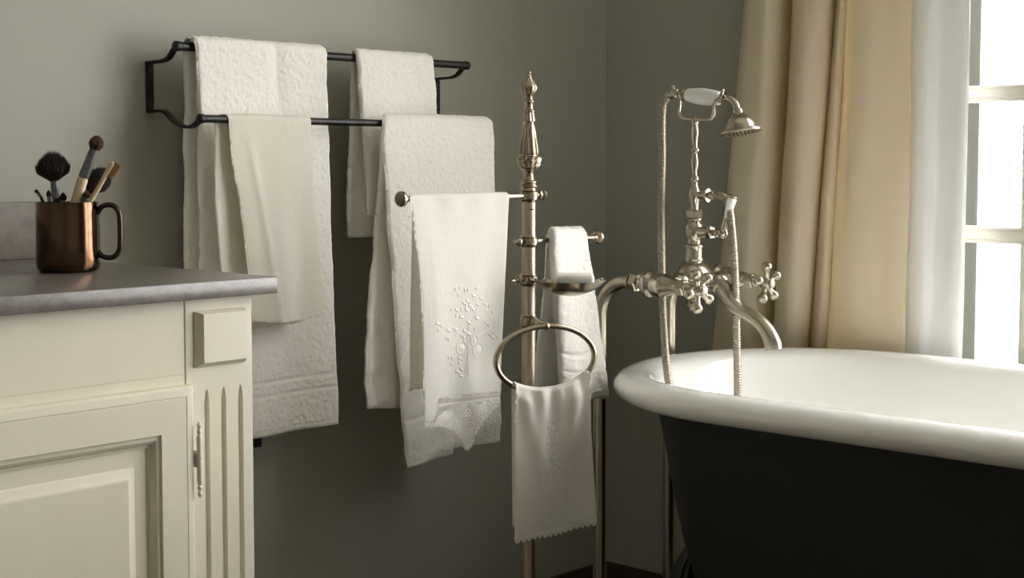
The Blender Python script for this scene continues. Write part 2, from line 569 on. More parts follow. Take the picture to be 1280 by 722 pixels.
# ------------------------------------------------------------------ curtains
def curtain(sec_top, sec_bot, zt, zb, m, th, n_along=8, seed=3, wr=0.004):
    """section points are (w, x): y = w + 0.575 x ; top section given at z=1.30, bottom at z=0.64"""
    A, B = spline(sec_top, n_along), spline(sec_bot, n_along)
    nz = 120
    zs = np.linspace(zt, zb, nz)
    k = np.clip((1.30 - zs) / 0.66, -0.6, 1.7)
    Wp = A[None] + (B - A)[None] * k[:, None, None]
    n = len(A)
    Mx = np.empty((nz, n, 3))
    xx = Wp[..., 1] + wr * grid_noise(nz, n, 9, 7, seed) + wr * 0.8 * grid_noise(nz, n, 22, 12, seed + 1)
    Mx[..., 0] = np.minimum(xx, XW - 0.012)
    Mx[..., 1] = Wp[..., 0] + 0.575 * Wp[..., 1]
    Mx[..., 2] = zs[:, None]
    du, dv = np.gradient(Mx, axis=1), np.gradient(Mx, axis=0)
    N = np.cross(du, dv)
    N /= np.linalg.norm(N, axis=-1, keepdims=True) + 1e-12
    O, I = Mx + N * th / 2, Mx - N * th / 2
    idx = np.arange(nz * n).reshape(nz, n)
    off = nz * n
    q = np.stack([idx[:-1, :-1], idx[1:, :-1], idx[1:, 1:], idx[:-1, 1:]], -1).reshape(-1, 4)
    F = q.tolist() + (q[:, ::-1] + off).tolist()
    bl = np.concatenate([idx[0, :], idx[1:, -1], idx[-1, -2::-1], idx[-2:0:-1, 0]])
    for i in range(len(bl)):
        a, b = int(bl[i]), int(bl[(i + 1) % len(bl)])
        F.append((a, b, b + off, a + off))
    return np.vstack([O.reshape(-1, 3), I.reshape(-1, 3)]), F


top = [(.232, 2.548), (.240, 2.515), (.228, 2.475), (.19, 2.462), (.155, 2.487), (.130, 2.545), (.127, 2.51), (.119, 2.47), (.088, 2.455),
       (.05, 2.480), (.031, 2.540), (.029, 2.515), (.020, 2.495), (.010, 2.505), (.004, 2.540), (.005, 2.510), (-.008, 2.487), (-.035, 2.482), (-.07, 2.490), (-.10, 2.496), (-.125, 2.500)]
wt = [-.125, .005, .031, .130, .241]
wb = [-.1256, .038, .0786, .165, .307]
bot = [(float(np.interp(w, wt, wb)), x) for w, x in top]
cu = mesh('curtain', curtain(top, bot, 2.36, 0.015, M_curt, 0.004), M_curt, angle=180, label='heavy cream curtain hanging in deep folds beside the window', cat='curtain')
st = [(-.112, 2.542), (-.132, 2.532), (-.16, 2.526), (-.185, 2.538), (-.21, 2.530), (-.232, 2.522), (-.245, 2.528)]
sb = [(-.112, 2.542), (-.132, 2.532), (-.158, 2.526), (-.18, 2.538), (-.205, 2.532), (-.226, 2.522), (-.239, 2.528)]
mesh('sheer_curtain', curtain(st, sb, 2.36, 0.015, M_sheer, 0.002, seed=9, wr=0.003), M_sheer, angle=180, label='thin white inner curtain drawn back next to the window panes', cat='curtain')

# ------------------------------------------------------------------ vanity cabinet
CAB = empty('vanity_cabinet', (0.62, 1.80, 0), 'cream painted vanity cabinet with panelled door and fluted corner post', 'cabinet')
FY = 1.530
CX0, CX1, CT = 0.06, 1.160, 0.8285
mesh('body', join(box(CX0, CX1 - 0.0005, FY + 0.012, YW - 0.001, 0.09, CT), box(CX0 + 0.03, CX1 - 0.03, FY + 0.06, YW - 0.02, 0, 0.09),
                  box(CX0, 1.0562, FY, FY + 0.012, 0.735, CT, 0.0006), box(CX0, 1.0562, FY, FY + 0.012, 0.09, 0.735, 0.0)), M_cream, CAB, smooth=False)


def pilaster():
    xs = np.linspace(1.0567, CX1, 150)
    zs = np.concatenate([np.linspace(0.0, 0.69, 24), np.linspace(0.692, 0.716, 30), np.linspace(0.72, CT, 10)])
    X, Zz = np.meshgrid(xs, zs)
    D = np.zeros_like(X)
    for c in (1.0883, 1.1141, 1.1403):
        hw = 0.0034 * np.sqrt(np.clip((0.7125 - Zz) / 0.016, 0, 1))
        t = np.abs(X - c) / np.maximum(hw, 1e-5)
        D = np.maximum(D, np.where(t < 1, 0.005 * np.sqrt(np.clip(1 - t * t, 0, 1)) * np.minimum(1, hw / 0.0034), 0))
    e = np.minimum(X - xs[0], xs[-1] - X)
    D = np.maximum(D, np.clip(0.0012 - e, 0, 0.0012))
    V = np.stack([X, FY - 0.0008 + D, Zz], -1).reshape(-1, 3)
    n, m = len(xs), len(zs)
    idx = np.arange(n * m).reshape(m, n)
    F = np.stack([idx[:-1, :-1], idx[:-1, 1:], idx[1:, 1:], idx[1:, :-1]], -1).reshape(-1, 4).tolist()
    off = len(V)
    V2 = V.copy()
    V2[:, 1] = FY + 0.0119
    bl = np.concatenate([idx[0, :], idx[1:, -1], idx[-1, -2::-1], idx[-2:0:-1, 0]])
    for i in range(len(bl)):
        a, b = int(bl[i]), int(bl[(i + 1) % len(bl)])
        F.append((a, a + off, b + off, b))
    return np.vstack([V, V2]), F


mesh('corner_post', pilaster(), M_cream, CAB, angle=35)


def rect_rings(rings, y_of):
    """rings: list of (x0,x1,z0,z1,y); stacked loops closed by a last face"""
    V, F = [], []
    for x0, x1, z0, z1, y in rings:
        V += [(x0, y, z0), (x1, y, z0), (x1, y, z1), (x0, y, z1)]
    for i in range(len(rings) - 1):
        for j in range(4):
            k = (j + 1) % 4
            F.append((i * 4 + j, i * 4 + k, i * 4 + 4 + k, i * 4 + 4 + j))
    return V, F


V, F = rect_rings([(1.0700, 1.1470, .7415, .8125, FY - 0.0008), (1.0702, 1.1468, .7418, .8122, FY - 0.0030), (1.0785, 1.1440, .7475, .8085, FY - 0.0105)], None)
F.append((8, 9, 10, 11))
mesh('corner_block', (V, F), M_cream, CAB, smooth=False)


def inset(d, y):
    return (0.20 + d, 1.060 - d, 0.115 + d * 1.15, 0.7227 - d * 1.15, FY - y)


DP = [(0, 0), (0, .009), (.0008, .0122), (.003, .0142), (.010, .0152), (.0115, .0152), (.0122, .0146), (.0128, .0150), (.0484, .0150), (.0488, .0128), (.0502, .0124), (.054, .0115), (.0575, .0080), (.0592, .0045), (.0605, .0042), (.0625, .0035)]
V, F = rect_rings([inset(*p) for p in DP], None)
door = mesh('door', (V, F), M_cream, CAB, smooth=False, label='panelled door with moulded frame')
PP = [(.0620, .0025), (.0800, .0025), (.0815, .0040), (.0885, .0065), (.0905, .0085), (.0925, .0090)]
V, F = rect_rings([inset(*p) for p in PP], None)
k = (len(PP) - 1) * 4
F.append((k, k + 1, k + 2, k + 3))
mesh('door_panel', (V, F), M_cream, door, smooth=False)
hp = [(.0005, 0), (.0022, .002), (.0030, .0045), (.0018, .008), (.0016, .009), (.0030, .011), (.0032, .0135), (.0018, .016), (.0033, .018), (.0036, .020), (.0036, .0470), (.0028, .0474), (.0028, .0482), (.0036, .0486), (.0036, .0756), (.0033, .0776), (.0018, .0796), (.0032, .0821), (.0030, .0846), (.0016, .0866), (.0018, .0876), (.0030, .0911), (.0022, .0936), (.0005, .0956)]
mesh('hinge', join(lathe(hp, (1.0650, FY - 0.0165, .5809), (0, 0, 1), 14), box(1.0640, 1.0662, FY - 0.0160, FY - 0.0005, .6180, .6400, 0.0005)), M_cream, door, angle=30)

WT = mesh('worktop', box(CX0 - 0.02, 1.1880, 1.5105, YW - 0.001, CT, 0.850, 0.0022, 2), M_stone, angle=25, label='grey stone worktop with eased edges lying on the cream cabinet', cat='worktop')
mesh('backsplash', box(CX0 - 0.02, 1.1800, 2.058, YW - 0.001, 0.8503, 0.9365, 0.0015, 2), M_splash, angle=25, label='low taupe stone upstand along the wall behind the copper mug', cat='backsplash')

# ------------------------------------------------------------------ mug
MC = np.array([1.0505, 1.788, 0.8503])
MUG = empty('copper_mug', MC, 'dark copper mug full of brushes standing on the grey worktop', 'mug')
mp = [(.0005, 0), (.034, 0), (.0375, .0010), (.0402, .0035), (.0415, .0075), (.0420, .012), (.0416, .050), (.0412, .0925), (.0408, .0937), (.0400, .0937), (.0394, .0925), (.0398, .050), (.0402, .012), (.039, .006), (.034, .004), (.0005, .004)]
mesh('cup', lathe(mp, MC, (0, 0, 1), 64), M_cop, MUG, angle=50)
hd = np.array([.6788, -.7343, 0])
hpts = [(.0395, .0780), (.046, .0868), (.0545, .0898), (.063, .0880), (.0690, .0800), (.0705, .0680), (.0705, .0420), (.0690, .0290), (.063, .0205), (.0545, .0185), (.046, .0205), (.0395, .0270)]
hp3 = spline([MC + hd * a + np.array([0, 0, h]) for a, h in hpts], 8)
mesh('mug_handle', tube(hp3, 0.0036, 14), M_copd, MUG, angle=180, label='dark looped handle')


def bristles(c, axis, length, r0, r1, n, seed, thick=0.0006, dome=0.25, curve=0.0):
    """a brush head of tapered hairs fanning from radius r0 at c to r1 at the tip"""
    rng = np.random.default_rng(seed)
    u, v, a = frame_from(axis)
    c = np.array(c, float)
    V, F = [], []
    for i in range(n):
        q, th = math.sqrt(rng.random()), rng.random() * 2 * math.pi
        d = math.cos(th) * u + math.sin(th) * v
        L = length * (1 - dome * q * q) * (0.9 + 0.12 * rng.random())
        b = c + d * r0 * q
        t = c + d * r1 * q + a * L + rng.normal(0, r1 * 0.03, 3)
        mid = (b + t) / 2 + d * (r1 * 0.26 * q) + a * L * 0.04
        e = np.cross(t - b, rng.normal(0, 1, 3))
        e /= np.linalg.norm(e) + 1e-9
        f = np.cross(e, (t - b) / (np.linalg.norm(t - b) + 1e-9))
        k = len(V)
        for p, w in ((b, 1.0), (mid, 1.0)):
            for an in (0, 2.094, 4.189):
                V.append(p + thick * w * (math.cos(an) * e + math.sin(an) * f))
        V.append(t)
        F += [(k, k + 1, k + 4, k + 3), (k + 1, k + 2, k + 5, k + 4), (k + 2, k, k + 3, k + 5), (k + 3, k + 4, k + 6), (k + 4, k + 5, k + 6), (k + 5, k + 3, k + 6)]
    return np.array(V), F


def brush(name, label, tip, lean_top, segs, hair):
    """segs: list of (part name, from, to, r0, r1, material); hair: (origin, axis, len, r0, r1, n, mat, kw)"""
    foot = np.array(segs[0][1], float)
    e = empty(name, foot, label, 'brush', None)
    for nm, a, b, r0, r1, m in segs:
        a, b = np.array(a, float), np.array(b, float)
        L = np.linalg.norm(b - a)
        mesh(nm, lathe([(r0 * .7, 0), (r0, L * .02), ((r0 + r1) / 2 * 1.02, L * .5), (r1, L * .98), (r1 * .8, L)], a, b - a, 14), m, e)
    c, ax, L, r0, r1, n, m, kw = hair
    mesh('bristles', bristles(c, ax, L, r0, r1, n, **kw), m, e, smooth=False, kind='stuff')
    return e


zf = 0.8550
brush('powder_brush', 'big fluffy dark brush upright at the left in the copper mug', None, None,
      [('handle', (1.046, 1.784, zf), (1.0402, 1.799, .948), .0045, .0055, M_dark), ('ferrule', (1.0402, 1.799, .948), (1.0398, 1.803, .9735), .0056, .0048, M_ferr)],
      ((1.0398, 1.803, .972), (-.02, .05, 1), .043, .0042, .024, 1500, M_hair, dict(seed=5, dome=0.5)))
brush('foundation_brush', 'long pale handled brush with grey ferrule leaning right in the mug', None, None,
      [('handle', (1.036, 1.798, zf), (1.0667, 1.7739, .9766), .0052, .0072, M_pale), ('ferrule', (1.0667, 1.7739, .9766), (1.0788, 1.7645, 1.0154), .0072, .0062, M_ferr)],
      ((1.0788, 1.7645, 1.014), (.0036, -.0025, .0151), .021, .0058, .0088, 700, M_hairb, dict(seed=6, dome=0.30)))
brush('blush_brush', 'dark fluffy brush half hidden behind the little bristle brush in the mug', None, None,
      [('handle', (1.050, 1.812, zf), (1.080, 1.800, .945), .004, .0045, M_dark), ('ferrule', (1.080, 1.800, .945), (1.0885, 1.796, .958), .0046, .0048, M_ferr)],
      ((1.0885, 1.796, .956), (.55, -.30, .8), .043, .0042, .017, 1100, M_hair, dict(seed=7, dome=0.35)))
# small flat bristle brush like a toothbrush
e = empty('nail_brush', (1.045, 1.785, zf), 'slim pale wooden brush with short tan bristles at the right in the mug', 'brush')
pts = spline([(1.045, 1.785, zf), (1.0640, 1.7655, .930), (1.0780, 1.7535, .9640), (1.0860, 1.7465, .9830), (1.0925, 1.7405, .9975)], 8)
rr = np.interp(np.linspace(0, 1, len(pts)), [0, .55, .8, .95, 1], [.0030, .0032, .0036, .0042, .002])
mesh('handle', tube(pts, rr, 12), M_pale, e, angle=180)
ax = np.array([.0062, -.0050, -.0040])
bb = []
for i in range(9):
    for j in (-1, 0, 1):
        p = np.array([1.0855, 1.7470, .9800]) + (np.array([1.0935, 1.7395, .9975]) - np.array([1.0855, 1.7470, .9800])) * i / 8 + np.array([.4, .5, 0]) * .0022 * j
        bb.append(bristles(p, ax, .0115, .0007, .0013, 16, seed=30 + i * 3 + j, thick=.0003, dome=0.05))
mesh('bristles', join(*bb), M_tan, e, smooth=False, kind='stuff')
brush('eyeliner_brush', 'thin dark brush leaning out at the far left of the mug', None, None,
      [('handle', (1.050, 1.782, zf), (1.0268, 1.8152, .9510), .0018, .0022, M_dark), ('ferrule', (1.0268, 1.8152, .9510), (1.0240, 1.8185, .9570), .0022, .0020, M_ferr)],
      ((1.0240, 1.8185, .9565), (-.5, .6, 1), .0055, .0016, .0022, 90, M_hair, dict(seed=8, thick=.0004)))
brush('shadow_brush', 'small brown tipped brush just left of the fluffy brush stem', None, None,
      [('handle', (1.048, 1.790, zf), (1.0344, 1.8062, .9440), .0020, .0026, M_dark), ('ferrule', (1.0344, 1.8062, .9440), (1.0342, 1.8070, .9510), .0027, .0027, M_ferr)],
      ((1.0342, 1.8070, .9505), (0, .1, 1), .0105, .0022, .0030, 220, M_hairb, dict(seed=9, thick=.0004, dome=.5)))
brush('round_brush', 'small round dark brush just right of the fluffy brush stem', None, None,
      [('handle', (1.052, 1.782, zf), (1.0475, 1.7915, .9420), .0022, .0028, M_dark), ('ferrule', (1.0475, 1.7915, .9420), (1.0472, 1.7924, .9462), .0029, .0029, M_ferr)],
      ((1.0472, 1.7924, .9455), (0, .1, 1), .0125, .0026, .0046, 260, M_hair, dict(seed=10, thick=.0004, dome=.5)))
brush('flat_brush', 'short flat brown tipped brush beside the pale leaning handle in the mug', None, None,
      [('handle', (1.058, 1.778, zf), (1.0660, 1.7715, .9400), .0025, .0034, M_pale), ('ferrule', (1.0660, 1.7715, .9400), (1.0680, 1.7700, .9500), .0036, .0040, M_ferr)],
      ((1.0680, 1.7700, .9495), (.2, -.15, 1), .009, .0036, .0046, 260, M_hairb, dict(seed=11, thick=.0004, dome=.2)))

# ------------------------------------------------------------------ black iron towel rack
RACK = empty('towel_rack', (1.71, YW, 1.05), 'black iron double rail towel rack screwed to the green wall', 'towel rack')
ZU, YU, RU = 1.1828, 2.007, 0.0072
ZL, YL, RL = 1.0658, 1.945, 0.0062
XA, XB = 1.3805, 2.0400
mesh('rail', rod((XA - .004, YU, ZU), (XB + .004, YU, ZU), RU, 20), M_iron, RACK, label='upper rail')
mesh('rail', rod((XA - .004, YL, ZL), (XB - .008, YL, ZL), RL, 20), M_iron, RACK, label='lower rail, further from the wall')
for x in (XA, XB):
    pts = spline([(x, YW - .004, 1.160), (x, 2.066, 1.1605), (x, 2.046, 1.1612), (x, 2.030, 1.166), (x, 2.017, 1.177), (x, YU + .001, ZU)], 8)
    up_arm = [tube(pts, 1, flat=(.0058, .0022), up=(1, 0, 0)), rod((x - .0068, YU, ZU), (x + .0068, YU, ZU), RU + .0012, 20)]
    pts2 = spline([(x, YW - .004, 1.0805), (x, 2.066, 1.0805), (x, 2.045, 1.0790), (x, 2.020, 1.0640), (x, 1.996, 1.0550), (x, 1.975, 1.0530), (x, 1.958, 1.0575), (x, YL + .001, ZL)], 8)
    if x == XB:                     # the right arm leans in a little towards the lower rail
        pts2[:, 0] -= .012 * sstep(YW - .01, YL, pts2[:, 1] * -1 + 0) * 0 + .012 * np.clip((YW - pts2[:, 1]) / (YW - YL), 0, 1)
    low_arm = [tube(pts2, 1, flat=(.0058, .0022), up=(1, 0, 0))]
    xl_ = x - (.012 if x == XB else 0)
    low_arm.append(rod((xl_ - .0062, YL, ZL), (xl_ + .0062, YL, ZL), RL + .0012, 20))
    mesh('bracket_arm', join(*up_arm), M_iron, RACK, angle=50)
    mesh('bracket_arm', join(*low_arm), M_iron, RACK, angle=50)
    pt = mesh('wall_plate', box(x - .0072, x + .0072, YW - .0048, YW - .0004, 1.0775, 1.1625, .0016, 2), M_iron, RACK)
    for z in (1.148, 1.094):
        mesh('screw', lathe([(.0005, 0), (.0030, 0), (.0028, .0012), (.0018, .0018), (.0016, .0010), (.0003, .0010)], (x, YW - .0048, z), (0, -1, 0), 12), M_screw, pt)
mesh('wall_bracket', join(box(1.560, 1.618, 2.050, 2.058, .520, .5255, .001), box(1.560, 1.575, 2.052, YW - .0005, .500, .5255, .001)), M_iron, smooth=False,
     label='small black iron bracket end peeking from under the long towel', cat='bracket')


def terry_relief(bands, hem=0.012):
    def f(u, d):
        r = np.zeros_like(d)
        damp = np.ones_like(d)
        for a, b in bands:
            inb = sstep(a - .0015, a + .0015, d) * (1 - sstep(b - .0015, b + .0015, d))
            r -= .0022 * inb
            damp -= .8 * inb
        h = 1 - sstep(hem - .001, hem + .001, d)
        r -= .0012 * h
        damp -= .5 * h
        return r, damp
    return f


CT_T = 'towel'
# A: long bath towel on the upper rail
fa = lambda u, t: .0015 * np.sin(u * 5 + 1) + (0.006 * np.exp(-((u - .60) / .05) ** 2) * -1 * np.exp(-(t / .16) ** 2)) + (.010 * np.sin(u * 6.0 + .4) + .004 * np.sin(u * 13 + 2)) * sstep(.1, 1, t) * .7 + .004 * t
VF, smp = drape(RU, ZU, dict(L=[(0, 1.404), (.18, 1.407), (1, 1.395)], R=[(0, 1.681), (.28, 1.6812), (1, 1.6945)], zb=lambda u: .5365 - .0035 * np.sin(u * 3.1) - .004 * u),
                dict(L=[(0, 1.401), (1, 1.394)], R=[(0, 1.672), (1, 1.674)], zb=(.62, .62)), .0055, fold_f=fa, pile=.0011, seed=11,
                relief=terry_relief([(.066, .072), (.090, .096)]), origin=(0, YU, 0), wobble=.0022)
TA = mesh('bath_towel', VF, M_terry, angle=180, label='long white terry bath towel on the upper rail nearest the cabinet', cat=CT_T)
# C: small terry towel on the upper rail
fc = lambda u, t: .0012 * np.sin(u * 6) + (.005 * np.sin(u * 7 + 1)) * sstep(.05, 1, t)
VF, smp = drape(RU, ZU, dict(L=[(0, 1.747), (.12, 1.752), (.6, 1.764), (1, 1.768)], R=[(0, 1.940), (.15, 1.944), (1, 1.950)], zb=(.90, .90)),
                dict(L=[(0, 1.757), (1, 1.746)], R=[(0, 1.935), (1, 1.93)], zb=(.860, .860)), .005, fold_f=fc,
                fold_b=lambda u, t: .004 * np.sin(u * 16) * sstep(.2, 1, t), pile=.0011, seed=21, relief=terry_relief([]), origin=(0, YU, 0), wobble=.002)
mesh('hand_towel', VF, M_terry, angle=180, label='small white terry towel on the upper rail near its right end', cat=CT_T)
# B: thin linen over the lower rail
fb = lambda u, t: .0008 * np.sin(u * 9) + (.010 * np.sin(u * 4.4 + .6) + .0025 * np.sin(u * 12 + 3 * t)) * sstep(.1, 1, t) * .8 + .003 * np.exp(-((u - .22 - .12 * t) / .05) ** 2) * sstep(.0, .3, t)
VF, smp = drape(RL, ZL, dict(L=[(0, 1.4275), (.2, 1.432), (.4, 1.445), (1, 1.468)], R=[(0, 1.5965), (.4, 1.604), (1, 1.629)], zb=lambda u: .7375 - .006 * np.sin(3.1 * u) - .001 * u),
                dict(L=[(0, 1.412), (.4, 1.410), (1, 1.43)], R=[(0, 1.592), (1, 1.588)], zb=lambda u: .7215 + .004 * u), .0011, fold_f=fb,
                fold_b=lambda u, t: .004 * np.sin(u * 6) * t, pile=.0002, seed=31,
                relief=lambda u, d: (-.0006 * np.exp(-((d - .0225) / .0012) ** 2), np.ones_like(d)), origin=(0, YL, 0))
mesh('linen_towel', VF, M_linen, angle=180, label='plain off-white linen towel over the lower rail beside the cabinet corner', cat=CT_T)
# D: large terry towel over the lower rail
def zbD(u):
    return .455 + .009 * sstep(.49, .53, u) * 0 - .003 + .010 * sstep(.0, .5, u) * 0 + np.where(u < .51, -.007 + .006 * u, .004 + .002 * u)
fd = lambda u, t: .0015 * np.sin(u * 5 + 2) + (.007 * np.sin(u * 6.5 + 1.5) + .003 * np.sin(u * 15)) * sstep(.1, 1, t) + .008 * sstep(.50, .54, u) * sstep(.75, .95, t) * -1 + .0016 * np.sin(t * 70 + 6 * u) * sstep(.83, .95, t)
VF, smp = drape(RL, ZL, dict(L=[(0, 1.7505), (.06, 1.7515), (.4, 1.770), (.85, 1.790), (1, 1.803)], R=[(0, 2.0345), (.15, 2.0375), (1, 2.0530)], zb=zbD),
                dict(L=[(0, 1.776), (.3, 1.762), (.85, 1.732), (1, 1.735)], R=[(0, 2.02), (1, 2.02)], zb=(.557, .53)), .0056, fold_f=fd,
                fold_b=lambda u, t: (.005 * np.sin(u * 22) + .002 * np.sin(t * 50 + u * 8)) * sstep(.2, 1, t), pile=.0011, seed=41,
                relief=terry_relief([(.085, .092)]), origin=(0, YL, 0), wobble=.0024)
mesh('bath_towel', VF, M_terry, angle=180, label='wide white terry towel over the lower rail behind the embroidered linen', cat=CT_T)

# ------------------------------------------------------------------ nickel towel stand
R_ = np.array([.6788, -.7343, 0])          # direction the soap dish and the ring are turned to
N_ = np.array([-.7343, -.6788, 0])
PX, PY = 1.780, 1.608
STAND = empty('towel_stand', (PX, PY, 0), 'tall nickel towel stand with ornate pointed finial, two arms, dish and ring', 'towel stand')
mesh('base', lathe([(.0005, 0), (.125, 0), (.128, .004), (.126, .012), (.100, .020), (.050, .028), (.026, .045), (.016, .060), (.0005, .061)], (PX, PY, 0), (0, 0, 1), 48), M_nick, STAND)
mesh('pole', lathe([(.0005, .05), (.0112, .05), (.0112, .955), (.0005, .956)], (PX, PY, 0), (0, 0, 1), 28), M_pole, STAND)


def y2z(y):
    return 1.1437 - (y - 90) * .001302


fin = [(235, 10.5), (233, 12.2), (231.5, 12.0), (230.5, 9.8), (228.5, 10.6), (226.5, 10.4), (225, 8.2), (221, 6.4), (217, 6.2), (214, 7.4), (211.5, 9.0), (210, 11.5), (206, 13.8), (201, 14.8), (198, 15.4), (196, 15.0), (195, 12.4), (193.5, 12.2),
       (191, 12.8), (186, 12.4), (178, 11.2), (168, 9.4), (158, 7.6), (153, 6.8), (152, 7.6), (151, 7.4), (148, 7.0), (141, 6.2), (140, 8.0), (138.2, 8.0), (137, 6.0), (132, 5.2), (129, 6.0), (128, 7.4), (126.4, 7.2), (125, 5.2), (121, 4.6), (119, 6.2), (116.5, 8.4),
       (112.5, 10.2), (109.5, 10.4), (107, 9.4), (103, 6.6), (99, 4.2), (97, 3.2), (96, 3.8), (95, 3.0), (93.5, 2.2), (92, 2.9), (90.3, 2.6), (89.4, 1.2)]


def finmod(th, h):
    y = 90 + (1.1437 - h) / .001302
    a = 0.0
    if 158 < y < 194:
        a = .13 * min(1, (194 - y) / 3) * min(1, (y - 155) / 8)
        return 1 + a * np.abs(np.sin(4 * th)) - a * .5 + .05 * np.sin(12 * th) * (y > 172)
    if 196 < y < 211:
        return 1 + .12 * np.abs(np.cos(5 * th)) - .06 + .05 * np.sin(15 * th + y)
    if 99 < y < 119:
        return 1 + .16 * np.abs(np.sin(4 * th + y * .03)) - .08
    if 141 < y < 151.5:
        return 1 + .08 * np.cos(10 * th)
    return np.ones_like(th)


fpr = profile_spline([(r * .00125, y2z(y)) for y, r in fin], 3)
mesh('finial', lathe(fpr, (PX, PY, 0), (0, 0, 1), 72, mod=finmod), M_nick, STAND, angle=70)


def collar(z, h, r):
    return lathe([(.0108, -h), (r * .86, -h), (r * .92, -h + .002), (r * .82, -h + .003), (r, -h * .55), (r * 1.05, 0), (r, h * .55), (r * .82, h - .003), (r * .92, h - .002), (r * .86, h), (.0108, h)], (PX, PY, z), (0, 0, 1), 36)


def hexrod(a, b, r):
    a, b = np.array(a, float), np.array(b, float)
    L = np.linalg.norm(b - a)
    return lathe([(r * .88, 0), (r, L * .12), (r, L * .88), (r * .88, L)], a, b - a, 6)


AZ = .9425
arm = mesh('towel_arm', rod((PX - .012, PY, AZ), (1.505, PY, AZ), .0046, 16), M_nick, STAND)
mesh('arm_knob', lathe([(.0005, 0), (.0095, .0005), (.0118, .003), (.0118, .0075), (.0095, .0105), (.0060, .0120), (.0050, .016), (.0005, .016)], (1.4915, PY, AZ), (1, 0, 0), 24), M_nick, arm)
mesh('collar', collar(AZ, .0105, .0150), M_nick, STAND)
mesh('thumb_screw', join(rod((PX + .012, PY, AZ + .001), (PX + .024, PY, AZ + .001), .005, 12), lathe([(.0005, 0), (.0078, .001), (.0085, .004), (.0060, .008), (.0085, .012), (.0080, .016), (.0005, .0165)], (PX + .021, PY, AZ + .001), (1, 0, 0), 8)), M_nick, STAND, angle=30)
mesh('bolt_slot', box(PX - .0085, PX - .001, PY - .0125, PY - .0095, AZ - .023, AZ - .0205, .0008), M_iron, STAND)
AZ2 = .8680
arm2 = mesh('towel_arm', rod((PX + .010, PY, AZ2), (1.952, PY, AZ2), .0044, 16), M_nick, STAND)
mesh('arm_knob', lathe([(.0005, 0), (.0050, 0), (.0060, .004), (.0095, .0055), (.0118, .0085), (.0118, .0130), (.0095, .0155), (.0005, .016)], (1.946, PY, AZ2), (1, 0, 0), 24), M_nick, arm2)
mesh('collar', collar(AZ2, .0095, .0148), M_nick, STAND)
mesh('thumb_screw', lathe([(.0005, 0), (.0018, .002), (.0025, .005), (.0052, .007), (.0075, .011), (.0075, .014), (.0050, .017), (.0038, .020), (.0038, .026), (.0005, .026)], (PX - .037, PY, AZ2), (1, 0, 0), 20), M_nick, STAND)
DZ = .8050
mesh('collar', collar(DZ, .0105, .0145), M_nick, STAND)
ts = [rod((PX - .012, PY, DZ + .001), (PX - .024, PY, DZ + .001), .0032, 10)]
for k in range(5):
    a = k * 2 * math.pi / 5 + .3
    ts.append(ball((PX - .026, PY + .0065 * math.cos(a), DZ + .001 + .0065 * math.sin(a)), .0026, 8))
ts.append(ball((PX - .026, PY, DZ + .001), .0045, 10))
ts.append(rod((PX - .028, PY, DZ + .001), (PX - .040, PY, DZ + .001), .0014, 8))
mesh('thumb_screw', join(*ts), M_nick, STAND)
RZ = .7370
mesh('collar', collar(RZ, .0115, .0142), M_nick, STAND)
# dish
DC = np.array([1.7985, 1.5345, .8075])


def dish():
    n, m = 56, 12
    th = np.linspace(0, 2 * math.pi, n, endpoint=False)
    V, F = [], []
    for side in (0, 1):
        for i in range(m):
            rho = (i + .02) / (m - 1 + .02)
            for t in th:
                a = .0605 * rho * math.copysign(abs(math.cos(t)) ** .9, math.cos(t))
                b = .0430 * rho * math.copysign(abs(math.sin(t)) ** 1.25, math.sin(t))
                tip = abs(math.cos(t)) ** 6 * rho ** 8
                z = -.0240 * (1 - rho ** 2.0) - .0012 * sstep(.9, 1, rho) * (1 - tip) + .0020 * tip * math.sin(3 * (a / .0605)) ** 2
                z -= .0016 * side * (1 - rho ** 8)
                V.append(DC + R_ * a + N_ * b + np.array([0, 0, float(z)]))
    K = n * m
    for i in range(m - 1):
        for j in range(n):
            k = (j + 1) % n
            F.append((i * n + j, i * n + k, (i + 1) * n + k, (i + 1) * n + j))
            F.append((K + i * n + j, K + (i + 1) * n + j, K + (i + 1) * n + k, K + i * n + k))
    for j in range(n):
        k = (j + 1) % n
        F.append(((m - 1) * n + j, (m - 1) * n + k, K + (m - 1) * n + k, K + (m - 1) * n + j))
    F.append(tuple(range(n))[::-1])
    F.append(tuple(K + j for j in range(n)))
    return np.array(V), F


e1 = DC - R_ * .058
mesh('soap_dish', join(dish(), tube(spline([(PX, PY, DZ + .002), (PX - .009, PY - .014, DZ + .003), e1 + np.array([0, 0, .0005]), e1 + R_ * .012 + np.array([0, 0, -.003])], 6), 1, flat=(.0055, .0018), up=(.7, .7, 0)),
                        ball(e1 + R_ * .014 + np.array([0, 0, .0016]), .0036, 10, .6), ball(e1 + R_ * .022 + N_ * .008 + np.array([0, 0, .0012]), .003, 10, .6), ball(DC + R_ * .050 + N_ * -.006 + np.array([0, 0, .0015]), .0036, 10, .6), ball(DC + R_ * .044 + N_ * .004, .003, 10, .6)), M_brush, STAND, angle=60)
